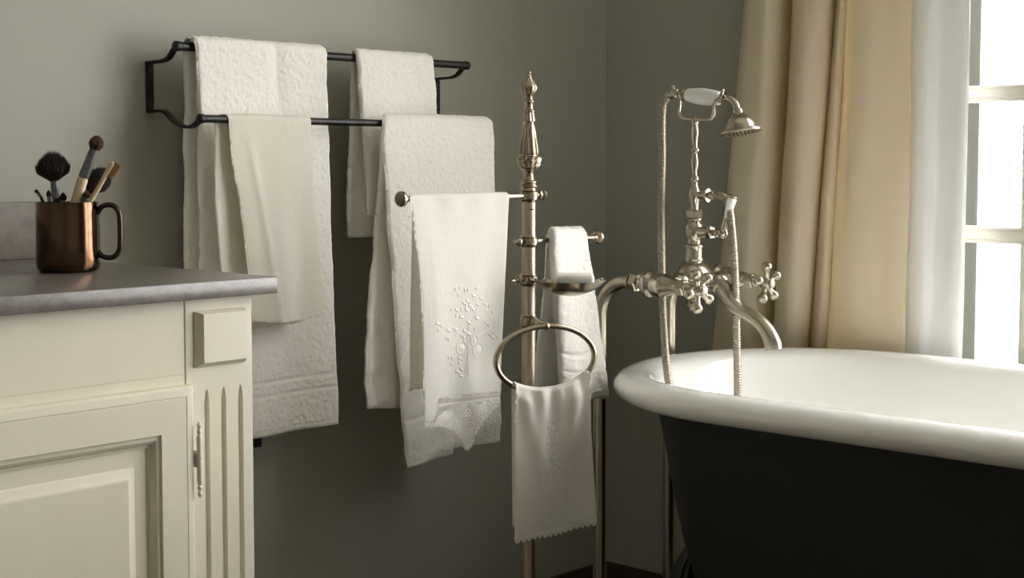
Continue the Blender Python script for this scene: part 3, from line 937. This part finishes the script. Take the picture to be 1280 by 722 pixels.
# ring
RC = np.array([1.7287, 1.5252, .6882])
RA, RB = .0865, .0517
R2_ = np.array([.9272, -.3746, 0])         # the ring hangs turned a little towards the window wall
N2_ = np.array([-.3746, -.9272, 0])
tt = np.linspace(0, 2 * math.pi, 97)[:-1]
mesh('towel_ring', join(tube([RC + R2_ * RA * math.cos(t) + np.array([0, 0, RB * math.sin(t)]) for t in tt], .0047, 14, closed=True, up=None)), M_nick, STAND, angle=180)
mesh('ring_holder', join(tube(spline([(PX + .004, PY - .004, RZ - .002), (PX - .012, PY - .026, RZ + .002), (PX - .030, PY - .054, RZ + .002), RC + np.array([0, 0, RB])], 6), [.0085] * 6 + [.0065] * 6 + [.0050] * 7, 14), ball(RC + np.array([0, 0, RB]), .0068, 12)), M_nick, STAND)

# soap
def soap():
    V, F = box(-.0325, .0325, -.021, .021, 0, .0225, .0068, 4)
    V = V.copy()
    V[:, 2] += .0016 * (1 - (V[:, 0] / .0325) ** 2) * (V[:, 2] > .012)
    c = DC + R_ * .0055 + np.array([0, 0, -.0118])
    return c + V[:, :1] * R_ + V[:, 1:2] * N_ + V[:, 2:3] * np.array([0, 0, 1.0]), F


mesh('soap', soap(), M_soap, angle=180, label='white bar of soap lying in the nickel dish', cat='soap')

# F: terry towel over the rear arm
ff = lambda u, t: .010 * np.sin(u * 2.6 + .3) * sstep(0, .9, t) + .003 * np.sin(u * 8) * t + .006 * t
VF, smp = drape(.0044, AZ2, dict(L=[(0, 1.8175), (.15, 1.8180), (.6, 1.826), (1, 1.832)], R=[(0, 1.908), (.12, 1.914), (.4, 1.928), (1, 1.9555)], zb=lambda u: .600 - .012 * u - .004 * np.sin(u * 6)),
                dict(L=[(0, 1.843), (.4, 1.832), (1, 1.817)], R=[(0, 1.915), (1, 1.95)], zb=(.590, .585)), .0085, step=.0024, fold_f=ff, fold_b=lambda u, t: .006 * t + .004 * np.sin(u * 9) * t,
                pile=.0010, seed=61, relief=terry_relief([(.080, .086), (.052, .056)]), origin=(0, PY, 0), wobble=.0016)
mesh('hand_towel', VF, M_terry, angle=180, label='thick white terry towel over the rear arm behind the soap dish', cat=CT_T)


# ---------- lace helper: threads laid on the cloth
def threads(lines, fn, r=.0006):
    out = []
    for ln in lines:
        P = np.array([fn(s, z) for s, z in ln])
        out.append(tube(P, r, 4, cap=False))
    return join(*out)


def petals(items, fn, nrm, al):
    """little raised satin stitch leaves: (s, z, length, width, angle)"""
    out = []
    up = np.array([0, 0, 1.0])
    for s, z, L, W, an in items:
        c = fn(s, z)
        d = al * math.cos(an) + up * math.sin(an)
        e = np.cross(nrm, d)
        n, V, F = 10, [], []
        for i in range(n):
            t = 2 * math.pi * i / n
            V.append(c + d * L * math.cos(t) + e * W * math.sin(t) - nrm * .0002)
        for i in range(n):
            t = 2 * math.pi * i / n
            V.append(c + d * L * .6 * math.cos(t) + e * W * .6 * math.sin(t) + nrm * .0008)
        V.append(c + nrm * .0011)
        for i in range(n):
            k = (i + 1) % n
            F += [(i, k, n + k, n + i), (n + i, n + k, 2 * n)]
        out.append((np.array(V), F))
    return join(*out)


# E: embroidered linen on the front arm
def zbE(u):
    return .601 + (.6345 - .601) * sstep(.10, .16, u) - .006 * sstep(.2, 1, u)


fe = lambda u, t: (.0035 * np.sin(u * 5 + .3) + .0012 * np.sin(u * 13)) * sstep(.02, .6, t) + .0012 * np.sin(u * 20) * np.exp(-t / .08)
VF, smpE = drape(.0046, AZ, dict(L=[(0, 1.5085), (.12, 1.5160), (.45, 1.5305), (1, 1.5345)], R=[(0, 1.7250), (.5, 1.7175), (1, 1.7068)], zb=zbE),
                 dict(L=[(0, 1.5260), (.5, 1.5225), (1, 1.5205)], R=[(0, 1.722), (1, 1.700)], zb=(.6513, .6470)), .0010, step=.0028, fold_f=fe,
                 fold_b=lambda u, t: .004 * t + .003 * np.sin(u * 14) * sstep(.1, 1, t), pile=.00012, seed=71, origin=(0, PY, 0))
LE = mesh('embroidered_linen', VF, M_fine, angle=180, label='fine white embroidered linen with pointed lace end on the front arm', cat=CT_T)
EMB = [(-0.019, 0.102), (-0.009, 0.104), (0.002, 0.099), (0.009, 0.099), (0.028, 0.1), (-0.013, 0.093), (0.02, 0.09), (0.039, 0.084), (0.006, 0.082), (0.014, 0.08), (0.03, 0.075), (-0.001, 0.079), (0.012, 0.075), (-0.029, 0.071), (-0.018, 0.07), (-0.006, 0.069), (0.004, 0.069), (0.016, 0.069), (0.05, 0.074), (0.063, 0.07), (0.056, 0.062), (0.071, 0.059), (-0.017, 0.061), (-0.008, 0.059), (0.028, 0.054), (0.052, 0.045), (0.058, 0.041), (0.008, 0.049), (-0.062, 0.053), (-0.052, 0.049), (-0.038, 0.04), (-0.022, 0.04), (-0.016, 0.038), (0.0, 0.036), (-0.059, 0.042), (-0.04, 0.028), (-0.005, 0.028), (0.024, 0.037), (0.008, 0.031), (0.05, 0.026), (0.062, 0.025), (0.071, 0.026), (0.069, 0.019), (0.081, 0.019), (-0.035, -0.002), (-0.027, -0.004), (-0.011, -0.006), (-0.011, -0.012), (-0.029, -0.013), (-0.008, -0.023), (-0.017, -0.026), (-0.009, -0.033)]
XAX = np.array([1.0, 0, 0])
OUTE = np.array([0, -1.0, 0])
rng = np.random.default_rng(4)
its = []
for a, b in EMB:
    for k in range(2 if rng.random() < .55 else 1):
        an = rng.uniform(.8, 2.3)
        its.append((1.62 + a + k * .0045, .70 + b - k * .002, .0042, .0021, an + k * .9))
fnE = lambda s, z: smpE(s, z) + OUTE * .0002


def circ(cs, cz, ra, rb, n=26, a0=0, a1=2 * math.pi):
    return [(cs + ra * math.cos(t), cz + rb * math.sin(t)) for t in np.linspace(a0, a1, n)]


lines = [circ(1.614, .710, .0115, .0095), circ(1.652, .702, .0125, .0115), circ(1.644, .718, .0085, .0085), circ(1.626, .722, .007, .009),
         [(1.628 - .001 * math.sin(i * .3), .749 - i * .0043) for i in range(21)], [(1.628 + .0022 * i, .735 + .0035 * i) for i in range(10)], [(1.626 - .0034 * i, .727 + .0012 * i) for i in range(20)], [(1.632 + .0035 * i, .722 + .0006 * i) for i in range(16)],
         [(1.628 - .0006 * i, .70 - .0028 * i) for i in range(12)]]
discs = [(1.614, .710, .0095, .0075, 0), (1.652, .702, .0105, .0095, 0), (1.644, .718, .0065, .0065, 0)]
mesh('embroidery', join(petals(its, fnE, OUTE, XAX), petals(discs, lambda s, z: smpE(s, z) - OUTE * .0004, OUTE, XAX), threads(lines, fnE, .0006)), M_thread, LE, angle=180, kind='stuff')

# lace end of E : ladder row, fan net, motifs, tongue
sA, sB = 1.5575, 1.7060
hem = lambda s: float(zbE(np.array((s - 1.5345) / .1723)))
cS = 1.6290


def lowz(s):
    """scalloped lower outline of the lace"""
    k = np.interp(s, [1.5345, 1.545, 1.560, 1.578, 1.592, 1.604, 1.612, 1.618, 1.629, 1.641, 1.647, 1.656, 1.668, 1.682, 1.695, 1.7068],
                  [.600, .598, .596, .592, .584, .577, .567, .554, .5485, .555, .568, .577, .586, .596, .604, .613])
    return float(k) + .0022 * math.cos(s * 900)


lines = []
for sl in (1, -1):                            # fine diagonal net behind the motifs
    for c0 in np.arange(1.40, 1.86, .0034):
        ln = []
        for h in np.arange(0, .095, .0030):
            s, z = c0 + sl * h * .75, .640 - h
            if 1.5350 < s < 1.7060 and lowz(s) < z < hem(s) - .0005:
                ln.append((s, z))
            elif ln:
                break
        if len(ln) > 1:
            lines.append(ln)
net = list(lines)
lines = []
ss = np.linspace(sA, sB, 54)
for off in (.0012, .0078, .0095):
    lines.append([(s, hem(s) - off) for s in ss])
for s in np.linspace(sA, sB, 46):
    lines.append([(s, hem(s) + .001), (s + .0006, hem(s) - .0045), (s, hem(s) - .0082)])
# three fans of radiating threads and scallop arcs, clipped to the outline
for (fs, fz, rmax, span) in ((1.6290, .6240, .060, 1.25), (1.5830, .6180, .040, 1.15), (1.6800, .6220, .040, 1.15)):
    for a in np.linspace(-math.pi / 2 - span, -math.pi / 2 + span, 27):
        ln = []
        for r in np.linspace(.006, rmax, 14):
            s, z = fs + r * math.cos(a) * .95, fz + r * math.sin(a)
            if z < lowz(s) or z > hem(s) - .0085 or s < 1.545 or s > 1.7062:
                break
            ln.append((s, z))
        if len(ln) > 2:
            lines.append(ln)
    for r in np.arange(.008, rmax, .0052):
        seg = []
        for t in np.linspace(-math.pi / 2 - span, -math.pi / 2 + span, 60):
            s, z = fs + r * math.cos(t) * .95, fz + r * math.sin(t) + .0009 * math.cos(t * 26)
            if lowz(s) < z < hem(s) - .0085 and 1.545 < s < 1.7062:
                seg.append((s, z))
            else:
                if len(seg) > 2:
                    lines.append(seg)
                seg = []
        if len(seg) > 2:
            lines.append(seg)
edge = [(s, lowz(s)) for s in np.linspace(1.5350, 1.7062, 220)]
lines += [edge, [(s, z + .0016) for s, z in edge]]
for s in np.linspace(1.5360, 1.7050, 52):       # picots
    lines.append(circ(s, lowz(s) - .0010, .0011, .0015, 9))
for z in np.arange(.552, .582, .0028):          # tongue netting
    hw = .0125 * math.sqrt(max(0.02, 1 - ((z - .571) / .0235) ** 2))
    lines.append([(cS + hw * t, z + .0006 * math.cos(t * 14)) for t in np.linspace(-1, 1, 14)])
for k in np.linspace(-.85, .85, 8):
    lines.append([(cS + .0125 * k * math.sqrt(max(0, 1 - ((z - .571) / .0235) ** 2)), z) for z in np.linspace(.5505, .588, 12)])
mot = []
for (ms, mz, rr_, nn) in ((1.6290, .6050, .0062, 8), (1.5850, .6060, .0050, 7), (1.6860, .6130, .0046, 6), (1.6560, .6020, .0034, 6), (1.6060, .5960, .0034, 6)):
    for i in range(nn):
        a = 2 * math.pi * i / nn
        mot.append((ms + rr_ * math.cos(a), mz + rr_ * math.sin(a), rr_ * .62, rr_ * .34, a))
    mot.append((ms, mz, rr_ * .4, rr_ * .4, 0))
fnL = lambda s, z: smpE(s, z) + OUTE * .0002
mesh('lace', join(threads(net, fnL, .00042), threads(lines, fnL, .00062), petals(mot, fnL, OUTE, XAX)), M_thread, LE, angle=180, kind='stuff', label='scalloped lace end with a central tongue')

# G: small linen hung through the ring
zr = lambda s: -RB * np.sqrt(np.clip(1 - (s / RA) ** 2, .05, 1))
fg = lambda u, t: .0075 * np.exp(-((u - .12 - .45 * t) / .10) ** 2) * sstep(0, .1, t) * np.exp(-t / .5) + .0065 * np.exp(-((u - .86 + .40 * t) / .08) ** 2) * sstep(0, .1, t) * np.exp(-t / .5) + (.0042 * (1 + np.cos(u * 17 + .5)) + .0026 * (1 + np.cos(u * 29 + 2))) * np.exp(-t / .22) * sstep(-.1, .08, t) + .0045 * np.sin(u * 5.5 + .8) * sstep(.05, .9, t)
VF, smpG = drape(.0048, zr, dict(L=[(0, -.0587), (.3, -.0598), (1, -.0592)], R=[(0, .0728), (.35, .0766), (1, .0885)], zb=lambda u: -.2757 + .0123 * u + .0015 * np.sin(u * 9)),
                 dict(L=[(0, -.0565), (1, -.0544)], R=[(0, .0706), (1, .0803)], zb=(-.265, -.258)), .0009, step=.0026, fold_f=fg, fold_b=lambda u, t: .002 + .003 * np.sin(u * 11) * t, pile=.00012, seed=81,
                 origin=RC, along=R2_, out=N2_)
LG = mesh('lace_edged_linen', VF, M_fine, angle=180, label='small white linen with lace hem hanging through the nickel ring', cat=CT_T)
fnG = lambda s, z: smpG(s, z) + N2_ * .0003
its = []
rng = np.random.default_rng(8)
for i in range(70):          # faint white work: a spray spreading downwards and a little square
    z = rng.uniform(-.225, -.095)
    w = .008 + .055 * max(0, (-.14 - z) / .085) if z < -.14 else .010
    its.append((.006 + rng.uniform(-w, w), z, .0030, .0013, rng.uniform(0, 3.1)))
sq = [(.036, -.176), (.056, -.176), (.056, -.194), (.036, -.194), (.036, -.176)]
mesh('embroidery', join(petals(its, lambda s, z: smpG(s, z) - N2_ * .0002, N2_, R2_), threads([sq, [(.006 + .002 * math.sin(i), -.09 - .006 * i) for i in range(22)]], fnG, .0005)), M_thread, LG, angle=180, kind='stuff')
lines, s0, s1 = [], -.0592, .0885
hz = lambda s: -.2757 + .0123 * (s - s0) / (s1 - s0) + .0015 * math.sin((s - s0) / (s1 - s0) * 9)
for off in (-.0010, .0006, .0016):
    lines.append([(s, hz(s) - off) for s in np.linspace(s0, s1, 60)])
ns = 15
for i in range(ns):
    c = s0 + (i + .5) * (s1 - s0) / ns
    hw = (s1 - s0) / ns / 2
    for k, dz in ((1.0, .0135), (.9, .0118), (.72, .0090), (.42, .0056)):
        lines.append([(c + hw * k * math.cos(t), hz(c) - .0016 - (dz - .003) * math.sin(t)) for t in np.linspace(0, math.pi, 13)])
    for t in np.linspace(.25, math.pi - .25, 7):
        lines.append([(c + hw * .3 * math.cos(t), hz(c) - .0016), (c + hw * math.cos(t), hz(c) - .0016 - .0102 * math.sin(t))])
mesh('lace', threads(lines, fnG, .00055), M_thread, LG, angle=180, kind='stuff', label='scalloped lace hem')

# ------------------------------------------------------------------ bath tub
TX, TYA, TYB, TR = 2.125, 1.265, 0.42, .345
TUB = empty('bathtub', (TX, (TYA + TYB) / 2, 0), 'freestanding claw foot bathtub, charcoal outside with white rolled rim', 'bathtub')


def stadium(d, n=40, ns=14):
    r = TR + d
    P = [(TX + r * math.cos(a), TYA + r * math.sin(a)) for a in np.linspace(0, math.pi, n)]
    P += [(TX - r, y) for y in np.linspace(TYA, TYB, ns)[1:-1]]
    P += [(TX + r * math.cos(a), TYB + r * math.sin(a)) for a in np.linspace(math.pi, 2 * math.pi, n)]
    P += [(TX + r, y) for y in np.linspace(TYB, TYA, ns)[1:-1]]
    return P


def tub_shell(profile, cap0=False, cap1=False):
    V, F = [], []
    n = None
    for d, z in profile:
        P = stadium(d)
        n = len(P)
        V += [(x, y, z) for x, y in P]
    for i in range(len(profile) - 1):
        for j in range(n):
            k = (j + 1) % n
            F.append((i * n + j, i * n + k, (i + 1) * n + k, (i + 1) * n + j))
    if cap0:
        F.append(tuple(range(n))[::-1])
    if cap1:
        F.append(tuple((len(profile) - 1) * n + j for j in range(n)))
    return np.array(V), F


inner = [(-.28, .202), (-.24, .205), (-.208, .215), (-.182, .242), (-.162, .300), (-.136, .400), (-.114, .500), (-.096, .570), (-.083, .610), (-.075, .630), (-.064, .6430), (-.048, .6495), (-.034, .6510), (-.020, .6485), (-.008, .6415), (0.0, .6300), (-.003, .6180), (-.012, .6095), (-.025, .6065), (-.048, .6070), (-.0705, .6092)]
pr = [tuple(p) for p in spline(inner, 3)]
mesh('basin', tub_shell(pr, cap0=True), M_enam, TUB, angle=60, label='glossy white enamel basin and rolled rim')
outer = [(-.0700, .6090), (-.0750, .585), (-.0860, .530), (-.1010, .450), (-.1160, .380), (-.1330, .310), (-.1550, .245), (-.180, .205), (-.21, .180), (-.245, .166), (-.275, .164)]
mesh('tub_shell', tub_shell([tuple(p) for p in spline(outer, 3)][::-1], cap0=True), M_char, TUB, angle=60, label='charcoal painted outside')
mesh('drain', lathe([(.0005, .2025), (.028, .2025), (.030, .2045), (.026, .2060), (.0005, .2055)], (TX, TYA - .08, 0), (0, 0, 1), 32), M_brush, TUB)


def foot(cx, cy, ang):
    n = np.array([math.cos(ang), math.sin(ang), 0])
    t = np.array([-math.sin(ang), math.cos(ang), 0])
    c = np.array([cx, cy, 0.0])
    up = np.array([0, 0, 1.0])
    # cabriole leg: r measured from the end centre
    path = [(.282, .372, .010, .030), (.296, .345, .014, .040), (.303, .310, .020, .046), (.300, .265, .026, .046), (.284, .215, .028, .040), (.268, .165, .024, .031), (.262, .115, .019, .023), (.268, .075, .018, .020), (.278, .048, .022, .026), (.284, .028, .023, .028), (.284, .004, .018, .022)]
    rows, P = [], spline([(a, b, w1, w2) for a, b, w1, w2 in [(p[0] - .076, p[1] * .965, p[2], p[3]) for p in path]], 5)
    m = 20
    th = np.linspace(0, 2 * math.pi, m, endpoint=False)
    V, F = [], []
    for r, z, dn, wt_ in P:
        leaf = 1 + .10 * np.cos(6 * th) * sstep(.2, .3, z)
        for a, l in zip(th, leaf):
            V.append(c + n * (r + dn * math.cos(a) * l) + t * (wt_ * math.sin(a) * l) + up * z)
    for i in range(len(P) - 1):
        for j in range(m):
            k = (j + 1) % m
            F.append((i * m + j, (i + 1) * m + j, (i + 1) * m + k, i * m + k))
    F.append(tuple(range(m)))
    F.append(tuple((len(P) - 1) * m + j for j in range(m))[::-1])
    parts = [(np.array(V), F)]
    for k in (-1, 0, 1):                       # claw toes over a ball
        d = n * math.cos(k * .7) + t * math.sin(k * .7)
        q = c + n * .208
        parts.append(tube(spline([q + d * .008 + up * .052, q + d * .026 + up * .042, q + d * .036 + up * .022, q + d * .035 + up * .003], 5), [.007] * 5 + [.008] * 5 + [.0065] * 5 + [.003], 10))
    return join(*parts)


for (cy, ang) in ((TYA, math.atan2(.8, -.6)), (TYA, math.atan2(.8, .6)), (TYB, math.atan2(-.8, -.6)), (TYB, math.atan2(-.8, .6))):
    mesh('claw_foot', foot(TX, cy, ang), M_foot, TUB, angle=60)

# ------------------------------------------------------------------ bath filler
FX, FYC, FZ = 2.1025, 1.510, .790
XL, XR, YP = 2.000, 2.205, 1.637
FIL = empty('bath_filler', (FX, YP, 0), 'brushed nickel floor standing bath filler with two cross handles and curved spout', 'tap')
for x in (XL, XR):
    pts = [(x, YP, 0), (x, YP, .3), (x, YP, .6), (x, YP, .705)] + [(x, YP - .062 * (1 - math.cos(a)), .728 + .062 * math.sin(a)) for a in np.linspace(0.05, math.pi / 2, 12)] + [(x, 1.568, FZ)]
    rp = mesh('riser_pipe', tube(pts, .0118, 22), M_brush, FIL, angle=60)
    mesh('floor_flange', lathe([(.0005, 0), (.034, 0), (.036, .003), (.030, .009), (.018, .013), (.0125, .020), (.0005, .020)], (x, YP, 0), (0, 0, 1), 32), M_brush, rp)
    mesh('union_nut', join(lathe([(.0125, 0), (.0150, .001), (.0150, .004), (.0125, .005)], (x, 1.572, FZ), (0, -1, 0), 24), hexrod((x, 1.566, FZ), (x, 1.552, FZ), .0172)), M_brush, rp, angle=25)
    vb = mesh('valve_body', lathe(profile_spline([(.0105, 0), (.0115, .008), (.0125, .012), (.0205, .016), (.0235, .022), (.0235, .027), (.0205, .032), (.0190, .036), (.0200, .042), (.0205, .052), (.0170, .066), (.0135, .078), (.0125, .086)], 4), (x, 1.552, FZ), (0, -1, -.03), 32), M_brush, FIL)
    mesh('bonnet', join(hexrod((x, 1.468, FZ - .003), (x, 1.453, FZ - .0035), .0145), lathe([(.0105, 0), (.0110, .006), (.0080, .012), (.0070, .020), (.0085, .026), (.0005, .027)], (x, 1.455, FZ - .0035), (0, -1, -.03), 24)), M_brush, vb, angle=30)
    hc = np.array([x, 1.428, FZ - .006])
    hub = [lathe(profile_spline([(.0060, 0), (.0085, .003), (.0105, .009), (.0105, .014), (.0085, .019), (.0070, .021)], 3), hc + np.array([0, .011, 0]), (0, -1, 0), 24)]
    for k in range(5):
        a = math.pi / 2 + k * 2 * math.pi / 5 + (.42 if x == XL else .10)
        d = np.array([math.cos(a), -.12, math.sin(a)])
        hub.append(lathe(profile_spline([(.0048, .006), (.0044, .012), (.0046, .018), (.0062, .0225), (.0088, .0275), (.0092, .0315), (.0072, .0360), (.0020, .0385)], 3), hc, d, 16))
    hd_ = mesh('cross_handle', join(*hub), M_brush, FIL, angle=60)
    mesh('handle_button', lathe([(.0072, 0), (.0088, .0015), (.0094, .004), (.0085, .0065), (.0050, .0080), (.0005, .0085)], hc + np.array([0, -.009, 0]), (0, -1, 0), 24), M_brush, hd_)
body = [(.0005, .7365), (.0075, .738), (.0118, .744), (.0118, .750), (.0088, .7545), (.0130, .759), (.0220, .766), (.0300, .777), (.0335, .790), (.0315, .803), (.0245, .815), (.0165, .8215), (.0150, .8240), (.0166, .8255), (.0168, .8290), (.0150, .8305), (.0150, .8470), (.0166, .8490), (.0166, .8525), (.0128, .8545),
        (.0115, .860), (.0148, .868), (.0165, .878), (.0145, .888), (.0110, .893), (.0135, .896), (.0135, .8985)]
mesh('mixer_body', join(lathe(profile_spline(body, 3), (FX, FYC, 0), (0, 0, 1), 40), rod((XL, FYC, FZ), (XR, FYC, FZ), .0118, 22),
                        lathe([(.0118, 0), (.0160, .004), (.0160, .012), (.0118, .018)], (FX + .034, FYC, FZ), (1, 0, 0), 24), lathe([(.0118, 0), (.0160, .004), (.0160, .012), (.0118, .018)], (FX - .034, FYC, FZ), (-1, 0, 0), 24)), M_brush, FIL, angle=45)
stem = [(.0075, .914), (.0075, .924), (.0105, .934), (.0112, .940), (.0092, .948), (.0060, .957), (.0054, .962), (.0078, .966), (.0078, .971), (.0050, .974), (.0044, .980), (.0064, .989), (.0069, .997), (.0052, 1.007), (.0048, 1.012), (.0080, 1.0155), (.0080, 1.0200), (.0050, 1.0235), (.0050, 1.034), (.0068, 1.045), (.0066, 1.053), (.0048, 1.061), (.0062, 1.065), (.0066, 1.0690), (.0050, 1.0725), (.0005, 1.077)]
mesh('shower_riser', join(lathe(profile_spline(stem, 3), (FX, FYC, 0), (0, 0, 1), 28), hexrod((FX, FYC, .8985), (FX, FYC, .9142), .0158)), M_brush, FIL, angle=40)
dv = mesh('diverter', join(lathe(profile_spline([(.0115, 0), (.0105, .014), (.0092, .026), (.0085, .030), (.0100, .032), (.0100, .036), (.0066, .038), (.0066, .044), (.0082, .047), (.0085, .052), (.0060, .056)], 3), (FX, FYC, .8752), (0, -1, 0), 24), hexrod((FX, FYC - .030, .8752), (FX, FYC - .039, .8752), .0118), ball((FX, FYC - .060, .8755), .0098, 18), rod((FX, 1.449, .880), (FX, 1.4415, .903), .0055, 14)), M_brush, FIL, angle=40)
mesh('diverter_lever', lathe(profile_spline([(.0045, 0), (.0058, .003), (.0068, .014), (.0082, .028), (.0085, .033), (.0070, .0355)], 3), (FX, 1.4415, .902), (0, -.0105, .0350), 20), M_porc, dv, label='white porcelain lever')
mesh('lever_cap', lathe([(.0070, 0), (.0080, .001), (.0080, .003), (.0050, .0045), (.0005, .005)], (FX, 1.4309, .9372), (0, -.0105, .0350), 20), M_brush, dv)
mesh('hose_outlet', join(rod((FX, FYC, .9395), (FX, 1.468, .9395), .0068, 18), lathe([(.0070, 0), (.0118, .001), (.0118, .005), (.0070, .006)], (FX, 1.4845, .9395), (0, -1, 0), 28)), M_brush, FIL, angle=40)
sp = spline([(FX, FYC - .02, .791), (FX, 1.462, .7900), (FX, 1.4455, .7790), (FX, 1.4330, .7610), (FX, 1.4130, .7455), (FX, 1.3850, .7345), (FX, 1.3620, .7180), (FX, 1.3490, .6980), (FX, 1.3450, .6825)], 8)
sr = np.interp(np.linspace(0, 1, len(sp)), [0, .13, .25, .38, .52, .65, .8, .93, 1], [.0125, .0150, .0178, .0150, .0118, .0118, .0135, .0148, .0146])
mesh('spout', join(tube(sp, sr, 24), ball((FX, 1.457, .7885), .0195, 22)), M_brush, FIL, angle=60)
cr = spline([(FX, 1.5580, 1.1270), (FX + .009, 1.5530, 1.1130), (FX + .007, 1.5480, 1.0980), (FX, 1.5440, 1.0830), (FX, 1.5340, 1.0740), (FX, 1.5100, 1.0712), (FX, 1.4820, 1.0705), (FX, 1.4715, 1.0775), (FX - .006, 1.4670, 1.0900), (FX - .011, 1.4590, 1.1000), (FX - .010, 1.4500, 1.1080), (FX - .008, 1.4475, 1.1175)], 8)
mesh('cradle', join(tube(cr, np.interp(np.linspace(0, 1, len(cr)), [0, .3, .7, 1], [.0022, .0036, .0036, .0030]), 12), ball((FX, 1.5585, 1.1290), .0034, 12), ball((FX - .008, 1.4473, 1.1190), .0036, 12)), M_brush, FIL, angle=180)

# ------------------------------------------------------------------ hand shower with its hose
HS = empty('hand_shower', (FX, 1.49, 1.105), 'hand shower with white porcelain grip lying in the cradle, ribbed hose hanging', 'hand shower')
g0, g1 = np.array([FX, 1.5287, 1.1142]), np.array([FX, 1.4570, 1.1055])
gl_ = np.linalg.norm(g1 - g0)
mesh('grip', lathe(profile_spline([(.0075, 0), (.0105, .002), (.0128, .012), (.0152, gl_ * .45), (.0150, gl_ * .6), (.0130, gl_ * .88), (.0108, gl_ * .98), (.0075, gl_)], 4), g0, g1 - g0, 40, mod=lambda th, h: 1 - .028 * np.abs(np.sin(5 * th))), M_porc, HS, angle=180, label='white fluted porcelain grip')
mesh('grip_collar', join(lathe(profile_spline([(.0068, 0), (.0090, .002), (.0090, .007), (.0070, .009), (.0082, .012), (.0110, .016), (.0120, .021), (.0104, .0255)], 3), (FX, 1.5540, 1.1172), g1 - g0, 26)), M_brush, HS)
nk = spline([(FX, 1.4590, 1.1058), (FX, 1.4475, 1.1068), (FX, 1.4360, 1.1045), (FX, 1.4270, 1.0965), (FX, 1.4222, 1.0860)], 8)
mesh('neck', join(tube(nk, .0060, 18), ball((FX, 1.4570, 1.1060), .0088, 16)), M_brush, HS)
hax = np.array([0, -.19, -.98])
mesh('shower_head', lathe(profile_spline([(.0060, -.001), (.0085, .001), (.0085, .005), (.0092, .008), (.0145, .0130), (.0215, .0190), (.0255, .0265), (.0270, .0330), (.0285, .0350), (.0345, .0362), (.0358, .0385), (.0352, .0410), (.0310, .0425), (.0260, .0420), (.0005, .0415)], 3), (FX, 1.4222, 1.0868), hax, 44), M_brush, HS, angle=50)
fc_ = np.array([FX, 1.4222, 1.0868]) + hax / np.linalg.norm(hax) * .0418
noz = []
u_, v_, a_ = frame_from(hax)
for r, n in ((.007, 6), (.014, 12), (.021, 18)):
    for k in range(n):
        t = 2 * math.pi * k / n
        noz.append(lathe([(.0011, 0), (.0009, .0012)], fc_ + u_ * r * math.cos(t) + v_ * r * math.sin(t), hax, 6))
mesh('nozzles', join(*noz), M_dark, HS, kind='stuff')
hp_ = [(FX, 1.5540, 1.1172), (FX, 1.5680, 1.1130), (FX - .002, 1.5780, 1.0950), (2.098, 1.5775, 1.0550), (2.090, 1.5708, 1.0030), (2.070, 1.5575, .9320), (2.030, 1.5260, .8330), (2.000, 1.4985, .7270), (1.970, 1.4640, .6270), (1.985, 1.4450, .5350), (2.012, 1.4280, .4550), (2.042, 1.4180, .4080), (2.072, 1.4120, .4080), (2.092, 1.4120, .4500), (2.100, 1.4150, .5150), (FX, 1.4160, .5890), (FX, 1.4188, .6856), (FX, 1.4250, .8227), (FX, 1.4345, .9080), (FX, 1.4440, .9320), (FX, 1.4560, .9395), (FX, 1.4690, .9395)]
hs = resample(spline(hp_, 14), .00113)
hr = .0066 + .0007 * np.cos(np.arange(len(hs)) * 2 * math.pi / 4)
mesh('hose', tube(hs, hr, 12), M_hose, HS, angle=180, label='ribbed metal hose')
mesh('hose_ferrule', join(rod((FX, 1.5520, 1.1174), (FX, 1.5660, 1.1135), .0080, 18)), M_brush, HS)
